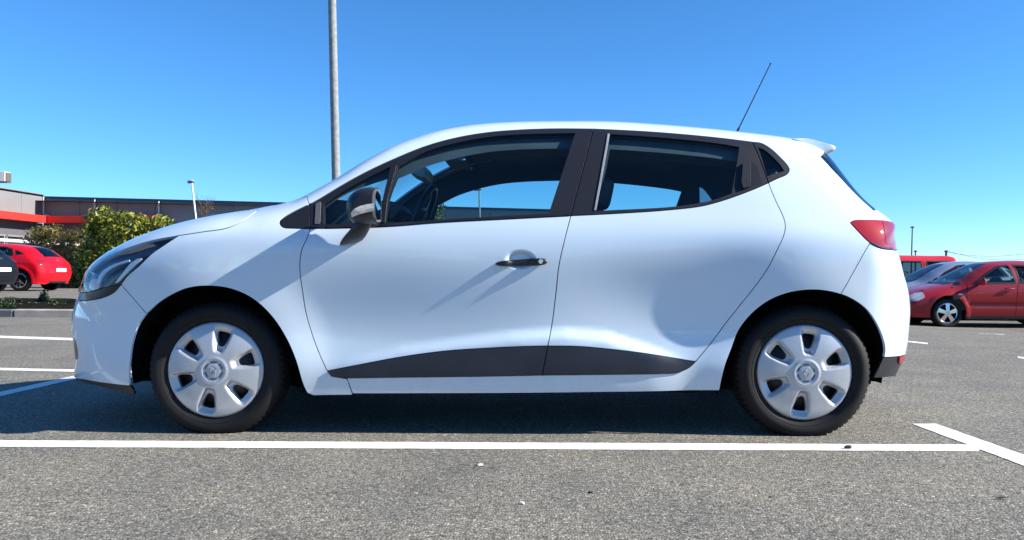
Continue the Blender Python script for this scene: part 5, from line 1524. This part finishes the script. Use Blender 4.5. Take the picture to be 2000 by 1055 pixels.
    for nm, a_, b_, mt in ends:
        put(nm, cap_geo(sh, idx(*a_), idx(*b_), ny=18, step=1.5, off=-0.003 if mt != paint else 0), mt if mt != 'paint' else paint)
    m = MB(); m.box(((wf + wr) / 2, 0, 0.26), (wr - wf - 0.75, 1.45, 0.12)); m.box((2.1, 0, 0.30), (3.7, 0.9, 0.16))
    for xw in (wf, wr): m.box((xw, 0, 0.55), (0.78, 1.05, 0.5))
    o = m.build('underbody', M['void'], None, smooth=False); o.parent = rt
    m = MB()
    for xs_ in spec['seats']:
        for yc in (-0.36, 0.36): cushion(m, [(xs_, 0.5), (xs_ + 0.09, 0.8), (xs_ + 0.16, 1.08)], 0.22, yc, 0.06); cushion(m, [(xs_ + 0.17, 1.1), (xs_ + 0.2, 1.22)], 0.11, yc, 0.04)
    m.box(((wf + wr) / 2, 0, 0.62), (wr - wf - 0.3, 1.5, 0.5)); m.box((spec['dash'], 0, 0.88), (0.45, 1.4, 0.2), bev=0.05)
    o = m.build('cabin', M['interior'], None); o.parent = rt
    if 'plate_rear' in spec:
        px_, pz_ = spec['plate_rear']; i = idx(px_, pz_); cc = sh.cap_pts(np.array([i]), np.array([0.0]))[0]
        m = MB(); m.box((cc[0] + 0.012, 0, cc[2]), (0.016, 0.52, 0.112), bev=0.004); o = m.build('number_plate', M['plate'], None, smooth=False); o.parent = rt
    if 'plate_front' in spec:
        px_, pz_ = spec['plate_front']; i = idx(px_, pz_); cc = sh.cap_pts(np.array([i]), np.array([0.0]))[0]
        m = MB(); m.box((cc[0] - 0.012, 0, cc[2]), (0.016, 0.52, 0.112), bev=0.004); o = m.build('number_plate', M['plate'], None, smooth=False); o.parent = rt
    if 'badge_rear' in spec:
        px_, pz_ = spec['badge_rear']; i = idx(px_, pz_); cc = sh.cap_pts(np.array([i]), np.array([0.0]))[0]
        m = MB(); m.tube([(cc[0] + 0.012, 0.06 * math.cos(t), cc[2] + 0.032 * math.sin(t)) for t in np.linspace(0, 6.283, 17)], 0.007, n=5, caps=False); m.tube([(cc[0] + 0.012, -0.02, cc[2] - 0.02), (cc[0] + 0.012, 0.02, cc[2] + 0.02)], 0.006, n=5)
        o = m.build('badge', M['chrome'], None); o.parent = rt
    return rt

hatch = dict(chain=[(0.06, .18), (0.0, .40), (0.02, .60), (.12, .72), (.45, .85), (.85, .94), (1.12, 1.01), (1.55, 1.26), (1.95, 1.43), (2.5, 1.49), (3.05, 1.465), (3.5, 1.40), (3.68, 1.345), (3.98, 1.10), (4.08, 1.01), (4.17, .92), (4.22, .78), (4.26, .60), (4.24, .42), (4.16, .24)],
    wheels=(0.85, 3.47, 0.325), width=0.89,
    windows=[[(1.42, .98), (1.75, 1.20), (2.1, 1.36), (2.32, 1.385), (2.36, 1.02)], [(2.44, 1.025), (2.42, 1.385), (2.9, 1.37), (3.16, 1.30), (3.28, 1.10)], [(3.36, 1.12), (3.27, 1.27), (3.42, 1.22), (3.56, 1.15)]],
    doors=[[(1.30, .96), (1.24, .7), (1.36, .28)], [(2.40, 1.0), (2.38, .7), (2.36, .28)], [(3.34, 1.1), (3.24, .85), (2.98, .5), (2.92, .28)]],
    handles=[(2.22, .90), (3.08, .95)], strip=None, mirror=(1.50, .98), seats=(2.05, 2.95), dash=1.35,
    lamps=[('headlight', [(.16, .62), (.75, .84), (.62, .74), (.22, .58)], 'greylamp'), ('tail_lamp', [(3.93, 1.03), (4.10, .95), (4.15, .86), (4.05, .84)], 'clearlens')],
    caps=[('front_bumper', (.06, .18), (.05, .66), 'paint'), ('bonnet', (.05, .66), (.95, .96), 'paint'), ('cowl', (.95, .96), (1.12, 1.01), 'plastic'), ('windscreen', (1.12, 1.01), (1.9, 1.41), 'rearglass'), ('roof', (1.9, 1.41), (3.55, 1.39), 'paint'), ('rear_glass', (3.55, 1.39), (4.0, 1.08), 'rearglass'), ('tailgate', (4.0, 1.08), (4.24, .70), 'paint'), ('rear_bumper', (4.24, .70), (4.16, .30), 'paint'), ('rear_skirt', (4.19, .30), (4.16, .24), 'plastic')],
    plate_rear=(4.25, .66), badge_rear=(4.14, .96), spokes=9)
sedan = dict(chain=[(0.06, .18), (0.0, .40), (0.02, .58), (.12, .68), (.45, .80), (.85, .90), (1.18, .98), (1.6, 1.22), (2.0, 1.40), (2.5, 1.455), (3.05, 1.44), (3.45, 1.33), (3.85, 1.12), (4.02, 1.07), (4.35, 1.04), (4.44, .95), (4.47, .70), (4.46, .45), (4.38, .24)],
    wheels=(0.90, 3.54, 0.315), width=0.875,
    windows=[[(1.45, .945), (1.72, 1.13), (2.05, 1.31), (2.30, 1.345), (2.34, .96)], [(2.42, .962), (2.40, 1.345), (2.95, 1.335), (3.30, 1.22), (3.38, 1.0)]],
    doors=[[(1.34, .94), (1.28, .7), (1.40, .28)], [(2.38, .95), (2.36, .7), (2.34, .28)], [(3.42, 1.0), (3.26, .75), (3.0, .5), (2.95, .28)]],
    handles=[(2.18, .84), (3.12, .87)], strip=(1.42, 3.0, .56), mirror=(1.54, .94), seats=(2.05, 2.95), dash=1.40,
    lamps=[('headlight', [(.11, .56), (.16, .66), (.34, .735), (.46, .75), (.42, .64), (.28, .57)], 'greylamp'), ('tail_lamp', [(4.25, .98), (4.42, .96), (4.44, .80), (4.3, .84)], 'redlens'), ('side_repeater', [(1.10, .70), (1.20, .70), (1.20, .73), (1.10, .73)], 'amber')],
    caps=[('front_bumper', (.06, .18), (.04, .62), 'paint'), ('bonnet', (.04, .62), (1.0, .94), 'paint'), ('cowl', (1.0, .94), (1.18, .98), 'plastic'), ('windscreen', (1.18, .98), (1.95, 1.38), 'glass'), ('roof', (1.95, 1.38), (3.3, 1.38), 'paint'), ('rear_glass', (3.3, 1.38), (3.95, 1.09), 'rearglass'), ('boot_lid', (3.95, 1.09), (4.47, .70), 'paint'), ('rear_bumper', (4.47, .70), (4.38, .24), 'paint')],
    plate_front=(0.0, .42), spokes=5)
van = dict(chain=[(0.06, .2), (0.0, .42), (0.03, .66), (.14, .80), (.5, .98), (.85, 1.10), (1.25, 1.42), (1.6, 1.68), (1.9, 1.745), (2.6, 1.76), (3.6, 1.75), (4.15, 1.735, .2), (4.24, 1.68, .2), (4.28, 1.5, .2), (4.32, 1.0, .2), (4.36, .6, .2), (4.34, .3, .2)],
    wheels=(0.85, 3.45, 0.32), width=0.90, section=[0.93, 0.965, 0.985, 1.0, 1.0, 0.985, 0.95, 0.89, 0.84],
    windows=[[(1.15, 1.12), (1.55, 1.48), (1.78, 1.57), (2.12, 1.57), (2.12, 1.10)], [(2.24, 1.10), (2.24, 1.57), (3.1, 1.57), (3.1, 1.10)], [(3.25, 1.10), (3.25, 1.57), (4.0, 1.57), (4.02, 1.10)]],
    doors=[[(1.1, 1.1), (1.2, .7), (1.3, .28)], [(2.18, 1.6), (2.18, .9), (2.16, .28)], [(3.17, 1.6), (3.17, .8), (2.95, .28)]],
    handles=[(2.0, 1.0), (2.4, 1.0)], strip=(1.3, 3.0, .62), mirror=(1.25, 1.10), seats=(1.95,), dash=1.1,
    lamps=[('headlight', [(.12, .66), (.2, .8), (.5, .94), (.42, .72)], 'greylamp'), ('tail_lamp', [(4.18, 1.45), (4.26, 1.45), (4.30, .95), (4.2, .95)], 'redlens')],
    caps=[('front_bumper', (.06, .2), (.05, .70), 'paint'), ('bonnet', (.05, .70), (.8, 1.08), 'paint'), ('windscreen', (.8, 1.08), (1.55, 1.64), 'rearglass'), ('roof', (1.55, 1.64), (4.2, 1.72), 'paint'), ('rear_glass', (4.2, 1.72), (4.31, 1.1), 'rearglass'), ('tailgate', (4.31, 1.1), (4.34, .3), 'paint')], spokes=7)
def place(px_wheel, dist): return P3(px_wheel, 560, dist)
q = P3(138, 560, 25.2); parked_car('hatchback_car', 'bright red hatchback seen from behind, beside the reddish shrub', (q[0] - 4.68, q[1] + 0.2, gz(q[0], q[1])), hatch, 'red')
q = P3(33, 560, 22.4); parked_car('hatchback_car', 'dark slate car cut off by the left edge, in front of the red hatchback', (q[0] - 4.60, q[1], gz(q[0], q[1]) + 0.0), hatch, 'slate')
q = P3(1852, 600, 17.0); parked_car('sedan_car', 'dark red car with five-spoke alloy wheels, cut off by the right edge', (q[0] - 0.90, q[1] + 0.85, gz(q[0] + 1, q[1] + 0.8)), sedan, 'darkred', glass='glass')
q = P3(1812, 547, 19.8); parked_car('hatchback_car', 'silver-blue car mostly hidden behind the dark red car', (q[0] - 1.25, q[1] + 0.85, gz(q[0], q[1] + .8) + 0.0), hatch, 'silver')
q = P3(1881, 520, 23.6); parked_car('delivery_van', 'red high-roofed van farthest back, right of the white car', (q[0] - 4.28, q[1] + 0.9, -0.42), van, 'vanred', cat='van')
